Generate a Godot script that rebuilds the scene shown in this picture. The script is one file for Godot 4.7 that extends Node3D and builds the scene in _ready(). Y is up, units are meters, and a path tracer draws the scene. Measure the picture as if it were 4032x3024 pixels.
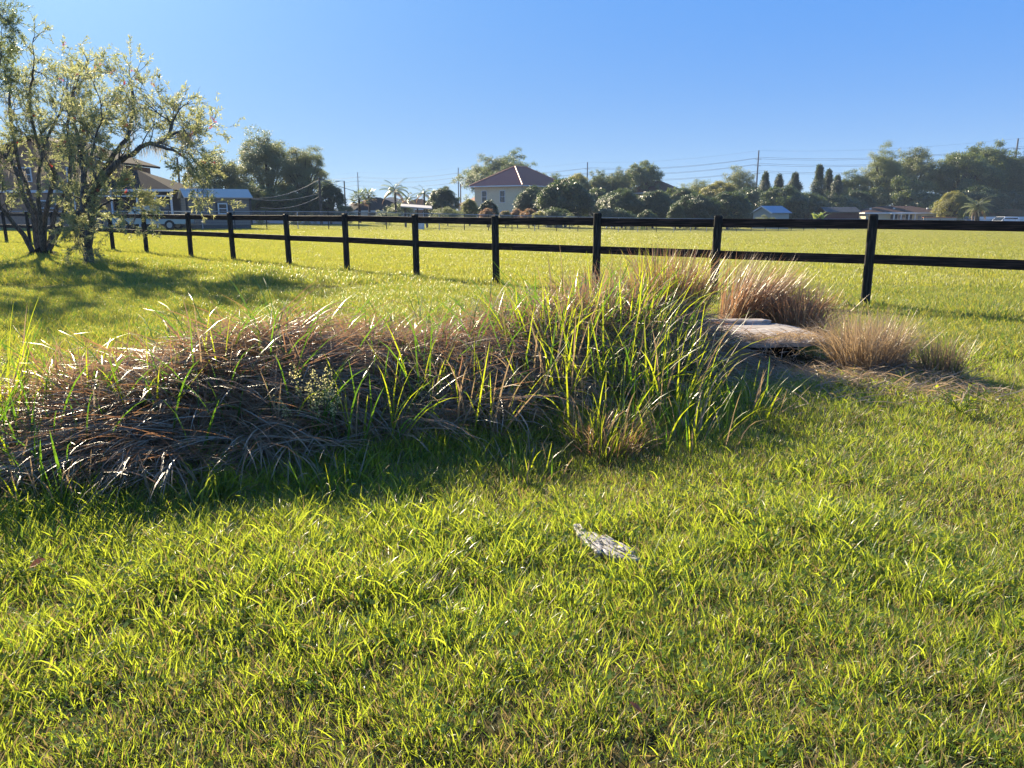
extends Node3D
# A grassy lot on a bright morning: an overgrown heap of dry grass, a dark board fence, a mown field and the houses and trees beyond it.

var rng := RandomNumberGenerator.new()
var bumps := FastNoiseLite.new()
var patch := FastNoiseLite.new()
var M := {}
const SUN_AZ := 33.0
const SUN_EL := 25.0

func _ready() -> void:
	rng.seed = 20240411
	# ---- camera ----
	var cam := Camera3D.new()
	cam.name = "camera"
	cam.keep_aspect = Camera3D.KEEP_HEIGHT
	cam.fov = 53.08
	cam.near = 0.05
	cam.far = 4000.0
	cam.position = Vector3(0, 1.5, 0)
	cam.rotation_degrees = Vector3(-12.8, 0, 0)
	add_child(cam)
	cam.current = true
	# ---- sky, sun, exposure ----
	var sky := Sky.new()
	var sm := PanoramaSkyMaterial.new()
	sm.panorama = clear_sky()
	sky.sky_material = sm
	var env := Environment.new()
	env.background_mode = Environment.BG_SKY
	env.sky = sky
	env.background_energy_multiplier = 1.0
	env.tonemap_mode = Environment.TONE_MAPPER_LINEAR
	env.tonemap_exposure = 2.9
	env.sdfgi_enabled = true
	env.ssao_enabled = true
	env.ssil_enabled = true
	env.fog_enabled = true
	env.fog_density = 0.0004
	env.fog_light_color = Color(0.80, 0.89, 1.0)
	var we := WorldEnvironment.new()
	we.name = "world_environment"
	we.environment = env
	add_child(we)
	var sun := DirectionalLight3D.new()
	sun.name = "sun"
	sun.light_energy = 1.6
	sun.light_color = Color(1.0, 0.93, 0.80)
	sun.light_angular_distance = 0.5
	sun.shadow_enabled = true
	var az := deg_to_rad(SUN_AZ)
	var el := deg_to_rad(SUN_EL)
	sun.basis = Basis.looking_at(-Vector3(-sin(az) * cos(el), sin(el), -cos(az) * cos(el)))
	add_child(sun)

	bumps.seed = 5
	bumps.frequency = 0.45
	bumps.fractal_octaves = 3
	patch.seed = 11
	patch.frequency = 0.35
	patch.fractal_octaves = 3
	make_materials()
	build_ground()
	build_fence()
	build_chain_link()
	build_buildings()
	build_power_line()
	build_trees()
	build_bottlebrushes()
	build_vehicles_and_yard()
	build_heap()
	build_lawn()

# clear morning air: deep blue overhead, pale towards the horizon and round the sun
func clear_sky() -> ImageTexture:
	var w := 512
	var h := 256
	var im := Image.create(w, h, false, Image.FORMAT_RGBF)
	var az := deg_to_rad(SUN_AZ)
	var el := deg_to_rad(SUN_EL)
	var to_sun := Vector3(-sin(az) * cos(el), sin(el), -cos(az) * cos(el))
	for j in h:
		var up := PI / 2 - (j + 0.5) / h * PI
		for i in w:
			var a := (i + 0.5) / w * TAU
			var d := Vector3(sin(a) * cos(up), sin(up), -cos(a) * cos(up))
			var e := maxf(rad_to_deg(up), 0.0)
			var c := Vector3(0.52, 0.77, 0.98).lerp(Vector3(0.085, 0.33, 0.92), 1.0 - exp(-e / 5.5))
			c = c.lerp(Vector3(0.08, 0.22, 0.56), smoothstep(12.0, 80.0, e))
			var off := rad_to_deg(acos(clampf(d.dot(to_sun), -1, 1)))
			c += Vector3(0.78, 0.95, 0.50) * exp(-off / 14.0) * 0.95
			c = Vector3(minf(c.x, 1.3), minf(c.y, 1.3), minf(c.z, 1.3))
			if up < 0.0: c = c.lerp(Vector3(0.16, 0.17, 0.06), smoothstep(0.0, -0.06, up))
			im.set_pixel(i, j, Color(c.x, c.y, c.z) / 2.9)
	return ImageTexture.create_from_image(im)

# ------------------------------------------------------------------ materials
func lin(r: float, g: float, b: float) -> Color:
	return Color(r, g, b).linear_to_srgb()

func mat(called: String, c: Color, rough := 0.8, back = null, metallic := 0.0) -> StandardMaterial3D:
	var m := StandardMaterial3D.new()
	m.resource_name = called
	m.albedo_color = c
	m.roughness = rough
	m.metallic = metallic
	if back != null:
		m.backlight_enabled = true
		m.backlight = back
		m.cull_mode = BaseMaterial3D.CULL_DISABLED
	M[called] = m
	return m

func noise_tex(stops: Array, freq: float, seed_: int, oct := 4, size := 256, kind := FastNoiseLite.TYPE_SIMPLEX_SMOOTH) -> NoiseTexture2D:
	var n := FastNoiseLite.new()
	n.noise_type = kind
	n.seed = seed_
	n.frequency = freq
	n.fractal_octaves = oct
	var g := Gradient.new()
	var offs := PackedFloat32Array()
	var cols := PackedColorArray()
	for s in stops:
		offs.append(s[0])
		cols.append(s[1])
	g.offsets = offs
	g.colors = cols
	var t := NoiseTexture2D.new()
	t.width = size
	t.height = size
	t.seamless = true
	t.noise = n
	t.color_ramp = g
	return t

func textured(called: String, stops: Array, freq: float, scale: Vector3, rough: float, seed_ := 3, world := false, relief := 0.0, oct := 4) -> StandardMaterial3D:
	var m := mat(called, Color.WHITE, rough)
	m.albedo_texture = noise_tex(stops, freq, seed_, oct)
	m.uv1_triplanar = true
	m.uv1_world_triplanar = world
	m.uv1_scale = scale
	if relief > 0.0:
		m.heightmap_enabled = true
		m.heightmap_texture = m.albedo_texture
		m.heightmap_scale = relief
	return m

func make_materials() -> void:
	textured("soil", [[0.25, lin(0.035, 0.028, 0.014)], [0.5, lin(0.06, 0.055, 0.022)], [0.75, lin(0.13, 0.105, 0.05)]], 0.05, Vector3(0.9, 0.9, 0.9), 0.95, 8, true, 0.6)
	# grass: what a blade reflects, and what it lets through when lit from behind
	mat("grass_fresh", lin(0.10, 0.125, 0.025), 0.45, lin(0.56, 0.66, 0.045))
	mat("grass_deep", lin(0.04, 0.075, 0.02), 0.42, lin(0.17, 0.29, 0.03))
	mat("grass_dry", lin(0.24, 0.185, 0.09), 0.5, lin(0.36, 0.26, 0.10))
	mat("field_fresh", lin(0.12, 0.13, 0.03), 0.5, lin(0.52, 0.50, 0.06))
	mat("field_deep", lin(0.08, 0.105, 0.025), 0.5, lin(0.34, 0.40, 0.05))
	mat("reed_green", lin(0.09, 0.12, 0.025), 0.42, lin(0.56, 0.64, 0.025))
	mat("reed_dark", lin(0.035, 0.075, 0.018), 0.36, lin(0.17, 0.34, 0.02))
	mat("straw_red", lin(0.23, 0.14, 0.085), 0.42, lin(0.34, 0.175, 0.085))
	mat("straw_brown", lin(0.19, 0.14, 0.095), 0.42, lin(0.25, 0.155, 0.09))
	mat("straw_tan", lin(0.28, 0.205, 0.135), 0.38, lin(0.36, 0.25, 0.13))
	mat("straw_grey", lin(0.28, 0.24, 0.19), 0.42, lin(0.26, 0.20, 0.14))
	mat("seed_pale", lin(0.55, 0.50, 0.26), 0.7, lin(0.85, 0.78, 0.35))
	mat("weed_leaf", lin(0.06, 0.10, 0.03), 0.85, lin(0.28, 0.40, 0.06)).metallic_specular = 0.15
	# wood
	textured("fence_wood", [[0.3, lin(0.014, 0.009, 0.008)], [0.55, lin(0.030, 0.019, 0.016)], [0.8, lin(0.060, 0.036, 0.030)]], 0.02, Vector3(0.35, 5.0, 5.0), 0.62, 4, false, 0.15)
	textured("post_wood", [[0.3, lin(0.014, 0.014, 0.013)], [0.6, lin(0.030, 0.028, 0.026)], [0.8, lin(0.055, 0.050, 0.045)]], 0.02, Vector3(6.0, 0.5, 6.0), 0.7, 6, false, 0.2)
	textured("grey_wood", [[0.2, lin(0.20, 0.17, 0.14)], [0.45, lin(0.42, 0.37, 0.33)], [0.75, lin(0.54, 0.49, 0.45)]], 0.03, Vector3(0.5, 2.0, 3.5), 0.6, 9, false, 0.8)
	textured("root_wood", [[0.25, lin(0.02, 0.018, 0.017)], [0.42, lin(0.24, 0.22, 0.21)], [0.75, lin(0.42, 0.39, 0.38)]], 0.03, Vector3(6.0, 3.0, 1.6), 0.5, 12, false, 1.2)
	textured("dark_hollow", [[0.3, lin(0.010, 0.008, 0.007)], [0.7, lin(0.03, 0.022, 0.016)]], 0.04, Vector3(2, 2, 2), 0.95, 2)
	textured("bark_grey", [[0.3, lin(0.045, 0.040, 0.034)], [0.55, lin(0.10, 0.09, 0.078)], [0.75, lin(0.20, 0.185, 0.16)]], 0.03, Vector3(3.0, 0.8, 3.0), 0.9, 21, false, 1.0)
	textured("bark_dark", [[0.3, lin(0.025, 0.02, 0.016)], [0.7, lin(0.075, 0.06, 0.048)]], 0.03, Vector3(1.5, 0.4, 1.5), 0.9, 22)
	textured("pole_wood", [[0.3, lin(0.07, 0.055, 0.04)], [0.7, lin(0.13, 0.105, 0.08)]], 0.03, Vector3(1.5, 0.3, 1.5), 0.85, 23)
	mat("pole_steel", lin(0.10, 0.11, 0.13), 0.6)
	mat("wire", lin(0.12, 0.13, 0.15), 0.5)
	mat("galvanised", lin(0.42, 0.43, 0.44), 0.4, null, 0.5)
	var ml := mat("chain_mesh", lin(0.35, 0.36, 0.36), 0.6)
	ml.transparency = BaseMaterial3D.TRANSPARENCY_ALPHA
	ml.albedo_color.a = 0.16
	ml.cull_mode = BaseMaterial3D.CULL_DISABLED
	# leaves: [reflect, let through]
	leaf("bottlebrush_leaf", [0.08, 0.10, 0.05], [0.38, 0.43, 0.17], 0.55)
	leaf("bottlebrush_young", [0.14, 0.14, 0.08], [0.62, 0.60, 0.26], 0.55)
	leaf("oak_leaf", [0.042, 0.064, 0.022], [0.14, 0.19, 0.045], 0.5)
	leaf("oak_light", [0.08, 0.098, 0.03], [0.28, 0.32, 0.06], 0.5)
	leaf("mango_leaf", [0.022, 0.042, 0.016], [0.07, 0.11, 0.03], 0.42)
	leaf("mango_light", [0.06, 0.085, 0.025], [0.22, 0.27, 0.05], 0.42)
	leaf("cedar_leaf", [0.022, 0.036, 0.018], [0.06, 0.09, 0.03], 0.5)
	leaf("pale_leaf", [0.085, 0.10, 0.05], [0.24, 0.27, 0.10], 0.55)
	leaf("gold_leaf", [0.12, 0.115, 0.03], [0.40, 0.36, 0.06], 0.45)
	leaf("rust_leaf", [0.16, 0.085, 0.05], [0.38, 0.17, 0.08], 0.5)
	leaf("palm_leaf", [0.05, 0.075, 0.03], [0.22, 0.27, 0.08], 0.4)
	leaf("banana_leaf", [0.10, 0.14, 0.04], [0.40, 0.48, 0.10], 0.4)
	leaf("moss", [0.20, 0.19, 0.165], [0.34, 0.31, 0.26], 0.8)
	leaf("dead_frond", [0.20, 0.14, 0.085], [0.25, 0.15, 0.08], 0.7)
	leaf("red_flower", [0.42, 0.03, 0.025], [0.75, 0.08, 0.06], 0.6)
	mat("fallen_brown", lin(0.22, 0.09, 0.04), 0.6, lin(0.3, 0.10, 0.04))
	# buildings
	textured("stucco_cream", [[0.3, lin(0.70, 0.56, 0.34)], [0.7, lin(0.78, 0.64, 0.41)]], 0.03, Vector3(0.4, 0.4, 0.4), 0.9, 31)
	textured("stucco_tan", [[0.3, lin(0.36, 0.20, 0.115)], [0.7, lin(0.41, 0.235, 0.14)]], 0.03, Vector3(0.5, 0.5, 0.5), 0.9, 32)
	textured("tile_red", [[0.3, lin(0.24, 0.065, 0.045)], [0.5, lin(0.36, 0.11, 0.075)], [0.75, lin(0.46, 0.19, 0.13)]], 0.06, Vector3(1.2, 1.2, 1.2), 0.42, 33)
	textured("tile_dull", [[0.3, lin(0.10, 0.045, 0.035)], [0.75, lin(0.17, 0.085, 0.065)]], 0.06, Vector3(1.2, 1.2, 1.2), 0.6, 34)
	textured("tile_orange", [[0.3, lin(0.42, 0.13, 0.07)], [0.75, lin(0.52, 0.22, 0.13)]], 0.06, Vector3(1.2, 1.2, 1.2), 0.5, 35)
	textured("shingle_brown", [[0.3, lin(0.055, 0.038, 0.034)], [0.7, lin(0.12, 0.085, 0.075)]], 0.08, Vector3(0.8, 1.6, 0.8), 0.9, 36)
	textured("shingle_dark", [[0.3, lin(0.025, 0.022, 0.022)], [0.7, lin(0.07, 0.06, 0.056)]], 0.08, Vector3(0.8, 1.6, 0.8), 0.9, 37)
	textured("shingle_grey", [[0.3, lin(0.16, 0.15, 0.15)], [0.7, lin(0.24, 0.23, 0.22)]], 0.08, Vector3(0.8, 1.6, 0.8), 0.9, 38)
	for q in ["fence_wood", "post_wood"]: M[q].metallic_specular = 0.22
	for q in ["shingle_brown", "shingle_dark", "shingle_grey", "tile_dull", "soil", "dark_hollow"]: M[q].metallic_specular = 0.1
	mat("white_trim", lin(0.72, 0.72, 0.70), 0.6)
	mat("siding_grey", lin(0.22, 0.20, 0.17), 0.8).metallic_specular = 0.2
	mat("siding_warm", lin(0.20, 0.17, 0.13), 0.7)
	mat("trim_black", lin(0.03, 0.033, 0.036), 0.6)
	mat("metal_roof", lin(0.58, 0.53, 0.48), 0.7).metallic_specular = 0.2
	mat("blue_roof", lin(0.20, 0.30, 0.42), 0.45)
	mat("siding_pale_green", lin(0.36, 0.40, 0.37), 0.8)
	mat("siding_cream", lin(0.62, 0.55, 0.38), 0.8)
	mat("barn_red", lin(0.10, 0.025, 0.022), 0.8)
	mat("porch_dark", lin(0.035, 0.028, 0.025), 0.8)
	mat("shutter_grey", lin(0.28, 0.29, 0.31), 0.7)
	mat("pink_stucco", lin(0.42, 0.26, 0.22), 0.9)
	mat("beige_wall", lin(0.46, 0.41, 0.32), 0.9)
	mat("vinyl_white", lin(0.70, 0.73, 0.76), 0.6)
	mat("vinyl_blue", lin(0.46, 0.56, 0.66), 0.6)
	mat("glass_dark", lin(0.02, 0.025, 0.03), 0.08)
	mat("glass_sky", lin(0.10, 0.14, 0.18), 0.08)
	# vehicles
	var pg := mat("paint_pale_green", lin(0.42, 0.50, 0.44), 0.35)
	pg.clearcoat_enabled = true
	pg.clearcoat = 0.6
	pg.clearcoat_roughness = 0.1
	var pw := mat("paint_white", lin(0.74, 0.74, 0.74), 0.35)
	pw.clearcoat_enabled = true
	pw.clearcoat = 0.6
	var ps := mat("paint_slate", lin(0.10, 0.13, 0.16), 0.35)
	ps.clearcoat_enabled = true
	ps.clearcoat = 0.6
	mat("rubber", lin(0.018, 0.018, 0.018), 0.8)
	mat("rim_metal", lin(0.42, 0.40, 0.36), 0.4, null, 0.6)
	mat("barrel_blue", lin(0.50, 0.60, 0.68), 0.5)
	mat("lamp_red", lin(0.35, 0.02, 0.02), 0.4)

func leaf(called: String, a: Array, b: Array, rough: float) -> void:
	mat(called, lin(a[0], a[1], a[2]), rough, lin(b[0], b[1], b[2]))

# ------------------------------------------------------------------ nodes
func tag(o: Node, label: String, category: String, group := "", kind := "") -> Node:
	if label: o.set_meta("label", label)
	if category: o.set_meta("category", category)
	if group: o.set_meta("group", group)
	if kind: o.set_meta("kind", kind)
	return o

func thing(called: String, label: String, category: String, at: Vector3, turn := 0.0, group := "") -> Node3D:
	var o := Node3D.new()
	o.name = called
	o.position = at
	o.rotation.y = turn
	tag(o, label, category, group)
	add_child(o, true)
	return o

func part(called: String, mesh: Mesh, m, parent: Node = null, kind := "") -> MeshInstance3D:
	var o := MeshInstance3D.new()
	o.name = called
	o.mesh = mesh
	if m is Array:
		for i in m.size():
			if i < mesh.get_surface_count():
				mesh.surface_set_material(i, M[m[i]])
	elif M.has(m):
		o.material_override = M[m]
	if kind: o.set_meta("kind", kind)
	(parent if parent else self).add_child(o, true)
	return o

func scatter(called: String, mesh: Mesh, where: Array, parent: Node = null, kind := "") -> MultiMeshInstance3D:
	var mm := MultiMesh.new()
	mm.transform_format = MultiMesh.TRANSFORM_3D
	mm.mesh = mesh
	mm.instance_count = where.size()
	for i in where.size():
		mm.set_instance_transform(i, where[i])
	var o := MultiMeshInstance3D.new()
	o.name = called
	o.multimesh = mm
	if kind: o.set_meta("kind", kind)
	(parent if parent else self).add_child(o, true)
	return o

# ------------------------------------------------------------------ mesh building
func fresh() -> Dictionary:
	return {"v": PackedVector3Array(), "n": PackedVector3Array(), "i": PackedInt32Array()}

func arrays(a: Dictionary) -> Array:
	var s := []
	s.resize(Mesh.ARRAY_MAX)
	s[Mesh.ARRAY_VERTEX] = a.v
	s[Mesh.ARRAY_NORMAL] = a.n
	s[Mesh.ARRAY_INDEX] = a.i
	return s

func baked(list: Array, mats: Array) -> ArrayMesh:
	var m := ArrayMesh.new()
	for k in list.size():
		if list[k].i.size() == 0: continue
		m.add_surface_from_arrays(Mesh.PRIMITIVE_TRIANGLES, arrays(list[k]))
		if k < mats.size():
			m.surface_set_material(m.get_surface_count() - 1, M[mats[k]])
	return m

func one(a: Dictionary) -> ArrayMesh:
	return baked([a], [])

func tri(a: Dictionary, p: Vector3, q: Vector3, r: Vector3) -> void:   # counter-clockwise seen from outside
	var n := (q - p).cross(r - p).normalized()
	var k: int = a.v.size()
	a.v.append_array([p, r, q])
	a.n.append_array([n, n, n])
	a.i.append_array([k, k + 1, k + 2])

func quad(a: Dictionary, p: Vector3, q: Vector3, r: Vector3, s: Vector3) -> void:
	tri(a, p, q, r)
	tri(a, p, r, s)

func box(a: Dictionary, c: Vector3, size: Vector3, b := Basis(), ch := 0.0) -> void:
	var hx := size.x / 2; var hy := size.y / 2; var hz := size.z / 2
	var k := minf(ch, minf(hx, minf(hy, hz)) * 0.9)
	if k <= 0.0:
		var q := []
		for s in [[-1,-1,-1],[1,-1,-1],[1,1,-1],[-1,1,-1],[-1,-1,1],[1,-1,1],[1,1,1],[-1,1,1]]:
			q.append(c + b * Vector3(s[0] * hx, s[1] * hy, s[2] * hz))
		quad(a, q[4], q[5], q[6], q[7]); quad(a, q[1], q[0], q[3], q[2])
		quad(a, q[5], q[1], q[2], q[6]); quad(a, q[0], q[4], q[7], q[3])
		quad(a, q[7], q[6], q[2], q[3]); quad(a, q[0], q[1], q[5], q[4])
		return
	# bevelled: each face is drawn inset, joined by strips and corner triangles
	var f := func(x, y, z): return c + b * Vector3(x, y, z)
	for s in [-1.0, 1.0]:
		var face := [[f.call(s*hx,-hy+k,-hz+k), f.call(s*hx,hy-k,-hz+k), f.call(s*hx,hy-k,hz-k), f.call(s*hx,-hy+k,hz-k)],
			[f.call(-hx+k,s*hy,-hz+k), f.call(-hx+k,s*hy,hz-k), f.call(hx-k,s*hy,hz-k), f.call(hx-k,s*hy,-hz+k)],
			[f.call(-hx+k,-hy+k,s*hz), f.call(hx-k,-hy+k,s*hz), f.call(hx-k,hy-k,s*hz), f.call(-hx+k,hy-k,s*hz)]]
		for q in face:
			if s > 0: quad(a, q[0], q[1], q[2], q[3])
			else: quad(a, q[3], q[2], q[1], q[0])
		for t in [-1.0, 1.0]:
			var e := [[f.call(s*hx,t*(hy-k),-hz+k), f.call(s*hx,t*(hy-k),hz-k), f.call(s*(hx-k),t*hy,hz-k), f.call(s*(hx-k),t*hy,-hz+k)],
				[f.call(-hx+k,s*hy,t*(hz-k)), f.call(hx-k,s*hy,t*(hz-k)), f.call(hx-k,s*(hy-k),t*hz), f.call(-hx+k,s*(hy-k),t*hz)],
				[f.call(t*(hx-k),-hy+k,s*hz), f.call(t*(hx-k),hy-k,s*hz), f.call(t*hx,hy-k,s*(hz-k)), f.call(t*hx,-hy+k,s*(hz-k))]]
			for q in e:
				var mid: Vector3 = (q[0] + q[2]) / 2 - c
				if ((q[1] - q[0]).cross(q[2] - q[0])).dot(mid) > 0: quad(a, q[0], q[1], q[2], q[3])
				else: quad(a, q[3], q[2], q[1], q[0])
			for u in [-1.0, 1.0]:
				var x: Vector3 = f.call(s*hx, t*(hy-k), u*(hz-k)); var y: Vector3 = f.call(s*(hx-k), t*hy, u*(hz-k)); var z: Vector3 = f.call(s*(hx-k), t*(hy-k), u*hz)
				if s * t * u > 0: tri(a, x, y, z)
				else: tri(a, x, z, y)

func tube(a: Dictionary, pts: Array, radii: Array, sides := 6, cap := true) -> void:
	var k0: int = a.v.size()
	var ref := Vector3(0.31, 0.17, 0.93)
	for i in pts.size():
		var d: Vector3 = (pts[mini(i + 1, pts.size() - 1)] - pts[maxi(i - 1, 0)]).normalized()
		var u := d.cross(ref if absf(d.dot(ref)) < 0.95 else Vector3.RIGHT).normalized()
		var w := u.cross(d)
		for s in sides:
			var t := TAU * s / sides
			var o := u * cos(t) + w * sin(t)
			a.v.append(pts[i] + o * radii[i])
			a.n.append(o)
	for i in pts.size() - 1:
		for s in sides:
			var p := k0 + i * sides + s
			var q := k0 + i * sides + (s + 1) % sides
			a.i.append_array([p, q, p + sides, q, q + sides, p + sides])
	if cap:
		for e in [0, pts.size() - 1]:
			var c: int = a.v.size()
			a.v.append(pts[e])
			var d2: Vector3 = (pts[e] - pts[1 if e == 0 else e - 1]).normalized()
			a.n.append(d2)
			for s in sides:
				a.v.append(a.v[k0 + e * sides + s])
				a.n.append(d2)
			for s in sides:
				if e > 0: a.i.append_array([c, c + 1 + s, c + 1 + (s + 1) % sides])
				else: a.i.append_array([c, c + 1 + (s + 1) % sides, c + 1 + s])

# a blade of grass: starts at p along d, droops by a turn of `droop` radians towards the ground, tapers to a point
func blade(a: Dictionary, p: Vector3, d: Vector3, length: float, width: float, droop: float, segs := 3, twist := 0.0) -> void:
	d = d.normalized()
	var flat := Vector3(d.x, 0, d.z)
	if flat.length() < 0.05:
		var t := rng.randf() * TAU
		flat = Vector3(cos(t), 0, sin(t))
	flat = flat.normalized()
	var axis := d.cross(Vector3.DOWN)
	if axis.length() < 0.02: axis = flat.cross(Vector3.DOWN)
	axis = axis.normalized()
	var side := axis.rotated(d, twist)
	var k: int = a.v.size()
	var pos := p
	var dir := d
	for i in segs + 1:
		var t := float(i) / segs
		var w := width * 0.5 * (1.0 - t * t * 0.85) * (0.75 + 0.5 * minf(t * 2.5, 0.5))
		var n := side.cross(dir).normalized()
		if i == segs:
			a.v.append(pos)
			a.n.append(n)
		else:
			a.v.append(pos - side * w)
			a.v.append(pos + side * w)
			a.n.append(n)
			a.n.append(n)
			pos += dir * (length / segs)
			dir = dir.rotated(axis, droop / segs * (0.5 + t))
			side = side.rotated(axis, droop / segs * (0.5 + t))
	for i in segs:
		var q := k + i * 2
		if i == segs - 1: a.i.append_array([q, q + 2, q + 1])
		else: a.i.append_array([q, q + 2, q + 1, q + 1, q + 2, q + 3])

func leaf_face(a: Dictionary, p: Vector3, d: Vector3, up: Vector3, length: float, width: float) -> void:
	var s := d.cross(up).normalized() * width * 0.5
	var n := s.cross(d).normalized()
	var k: int = a.v.size()
	a.v.append_array([p, p + d * length * 0.45 + s, p + d * length, p + d * length * 0.45 - s])
	a.n.append_array([n, n, n, n])
	a.i.append_array([k, k + 2, k + 1, k, k + 3, k + 2])

func any_dir() -> Vector3:
	var z := rng.randf_range(-1, 1)
	var t := rng.randf() * TAU
	var r := sqrt(1 - z * z)
	return Vector3(r * cos(t), z, r * sin(t))

func rr(a: float, b: float) -> float:
	return rng.randf_range(a, b)

func turned(p: Vector3, s: float, tilt := 0.0, up := Vector3.UP) -> Transform3D:
	var b := Basis(Vector3.UP, rng.randf() * TAU)
	if tilt > 0.0:
		b = Basis(Vector3(rr(-1, 1), 0, rr(-1, 1)).normalized(), rr(0, tilt)) * b
	if up != Vector3.UP:
		b = Basis(Quaternion(Vector3.UP, up)) * b
	return Transform3D(b.scaled(Vector3.ONE * s), p)

# ------------------------------------------------------------------ ground
const RIDGE := [[-3.6, 4.05, 0.11, 0.60], [-2.95, 4.5, 0.20, 0.76], [-2.2, 4.9, 0.30, 0.86], [-1.62, 5.3, 0.42, 0.82], [-0.95, 5.7, 0.31, 0.85], [-0.25, 6.1, 0.31, 0.88], [0.5, 6.65, 0.42, 0.84], [1.2, 7.25, 0.48, 0.70], [1.62, 7.8, 0.28, 0.42]]

func heap(x: float, z: float) -> float:
	var best := 0.0
	for i in RIDGE.size() - 1:
		var p: Array = RIDGE[i]
		var q: Array = RIDGE[i + 1]
		var d := Vector2(q[0] - p[0], q[1] - p[1])
		var t := clampf(((x - p[0]) * d.x + (z - p[1]) * d.y) / d.length_squared(), 0, 1)
		var c := Vector2(p[0], p[1]) + d * t
		var r := Vector2(x, z).distance_to(c) / lerpf(p[3], q[3], t)
		if r < 1.8:
			best = maxf(best, lerpf(p[2], q[2], t) * exp(-r * r * 1.6))
	return best

func land(x: float, z: float) -> float:    # z counts away from the viewer
	var y := 0.0
	if z > 14.0:
		var s := smoothstep(-0.35, 0.30, x / maxf(z, 1.0))
		y -= 0.0125 * minf(z - 14.0, 130.0) * s
	if z < 60.0:
		y += bumps.get_noise_2d(x, z) * 0.05 * (1.0 - smoothstep(30.0, 60.0, z))
	if z > 3.0 and z < 10.5 and x > -5.0 and x < 3.6:
		y += heap(x, z)
	return y

func build_ground() -> void:
	var xs := []
	var zs := []
	var v := 0.0
	var st := 0.13
	while v < 1600.0:
		xs.append(v)
		if v > 0: xs.append(-v)
		if v > 5.0: st *= 1.22
		v += st
	xs.sort()
	v = -600.0
	st = 140.0
	while v < 0.0:
		zs.append(v)
		v += st
		st = maxf(st * 0.55, 0.4)
	v = 0.0
	st = 0.13
	while v < 3500.0:
		zs.append(v)
		if v > 10.5: st *= 1.12
		v += st
	var a := fresh()
	for z in zs:
		for x in xs:
			a.v.append(Vector3(x, land(x, z), -z))
			var e := 0.06 if absf(x) < 8 and z < 15 else 1.0
			a.n.append(Vector3(land(x - e, z) - land(x + e, z), 2 * e, -(land(x, z - e) - land(x, z + e))).normalized())
	var w := xs.size()
	for j in zs.size() - 1:
		for i in w - 1:
			var k: int = j * w + i
			a.i.append_array([k, k + w, k + 1, k + 1, k + w, k + w + 1])
	tag(part("ground", one(a), "soil"), "", "", "", "structure")

# ------------------------------------------------------------------ grass
func tuft(n: int, l0: float, l1: float, spread: float, w: float, mix: Array, lean: float, mats: Array, segs := 3) -> ArrayMesh:
	var s := [fresh(), fresh(), fresh()]
	for i in n:
		var t := rng.randf() * TAU
		var r := sqrt(rng.randf()) * spread
		var u := rng.randf()
		var which := 0 if u < mix[0] else (1 if u < mix[0] + mix[1] else 2)
		var tilt := rr(0.05, lean) * (1.5 if which == 2 else 1.0)
		var o := t + rr(-1.2, 1.2)
		var d := Vector3(cos(o) * sin(tilt), cos(tilt), sin(o) * sin(tilt))
		blade(s[which], Vector3(cos(t) * r, -0.01, sin(t) * r), d, rr(l0, l1), w * rr(0.7, 1.3), rr(0.2, 1.6), segs, rr(-1.3, 1.3))
	return baked(s, mats)

func weed_tuft() -> ArrayMesh:    # low round leaves between the blades
	var s := [fresh(), fresh()]
	for k in 16:
		var t := rng.randf() * TAU
		var r := rr(0.01, 0.075)
		leaf_face(s[k % 2], Vector3(cos(t) * r, rr(0.012, 0.05), sin(t) * r), (Vector3(cos(t), 0.15, sin(t)) + any_dir() * 0.4).normalized(), (Vector3.UP + any_dir() * 0.4).normalized(), rr(0.012, 0.026), rr(0.011, 0.018))
	return baked(s, ["weed_leaf", "weed_leaf"])

func fence_z(x: float) -> float:
	return 16.15 - 0.69 * (x + 0.33)

func bare(x: float, z: float) -> bool:
	# where nothing green grows: slab, hay floor in front of it, tree feet, the surfaced root
	if x > 1.6 and x < 3.15 and z > 7.2 and z < 8.7: return true
	if Vector2((x - 2.6) / 0.95, (z - 6.8) / 0.42).length() < 1.0 and rng.randf() < 0.7: return true
	if Vector2((x - 0.41) / 0.75, z - 3.20).length() < 0.13 and rng.randf() < 0.9: return true
	return false

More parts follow.
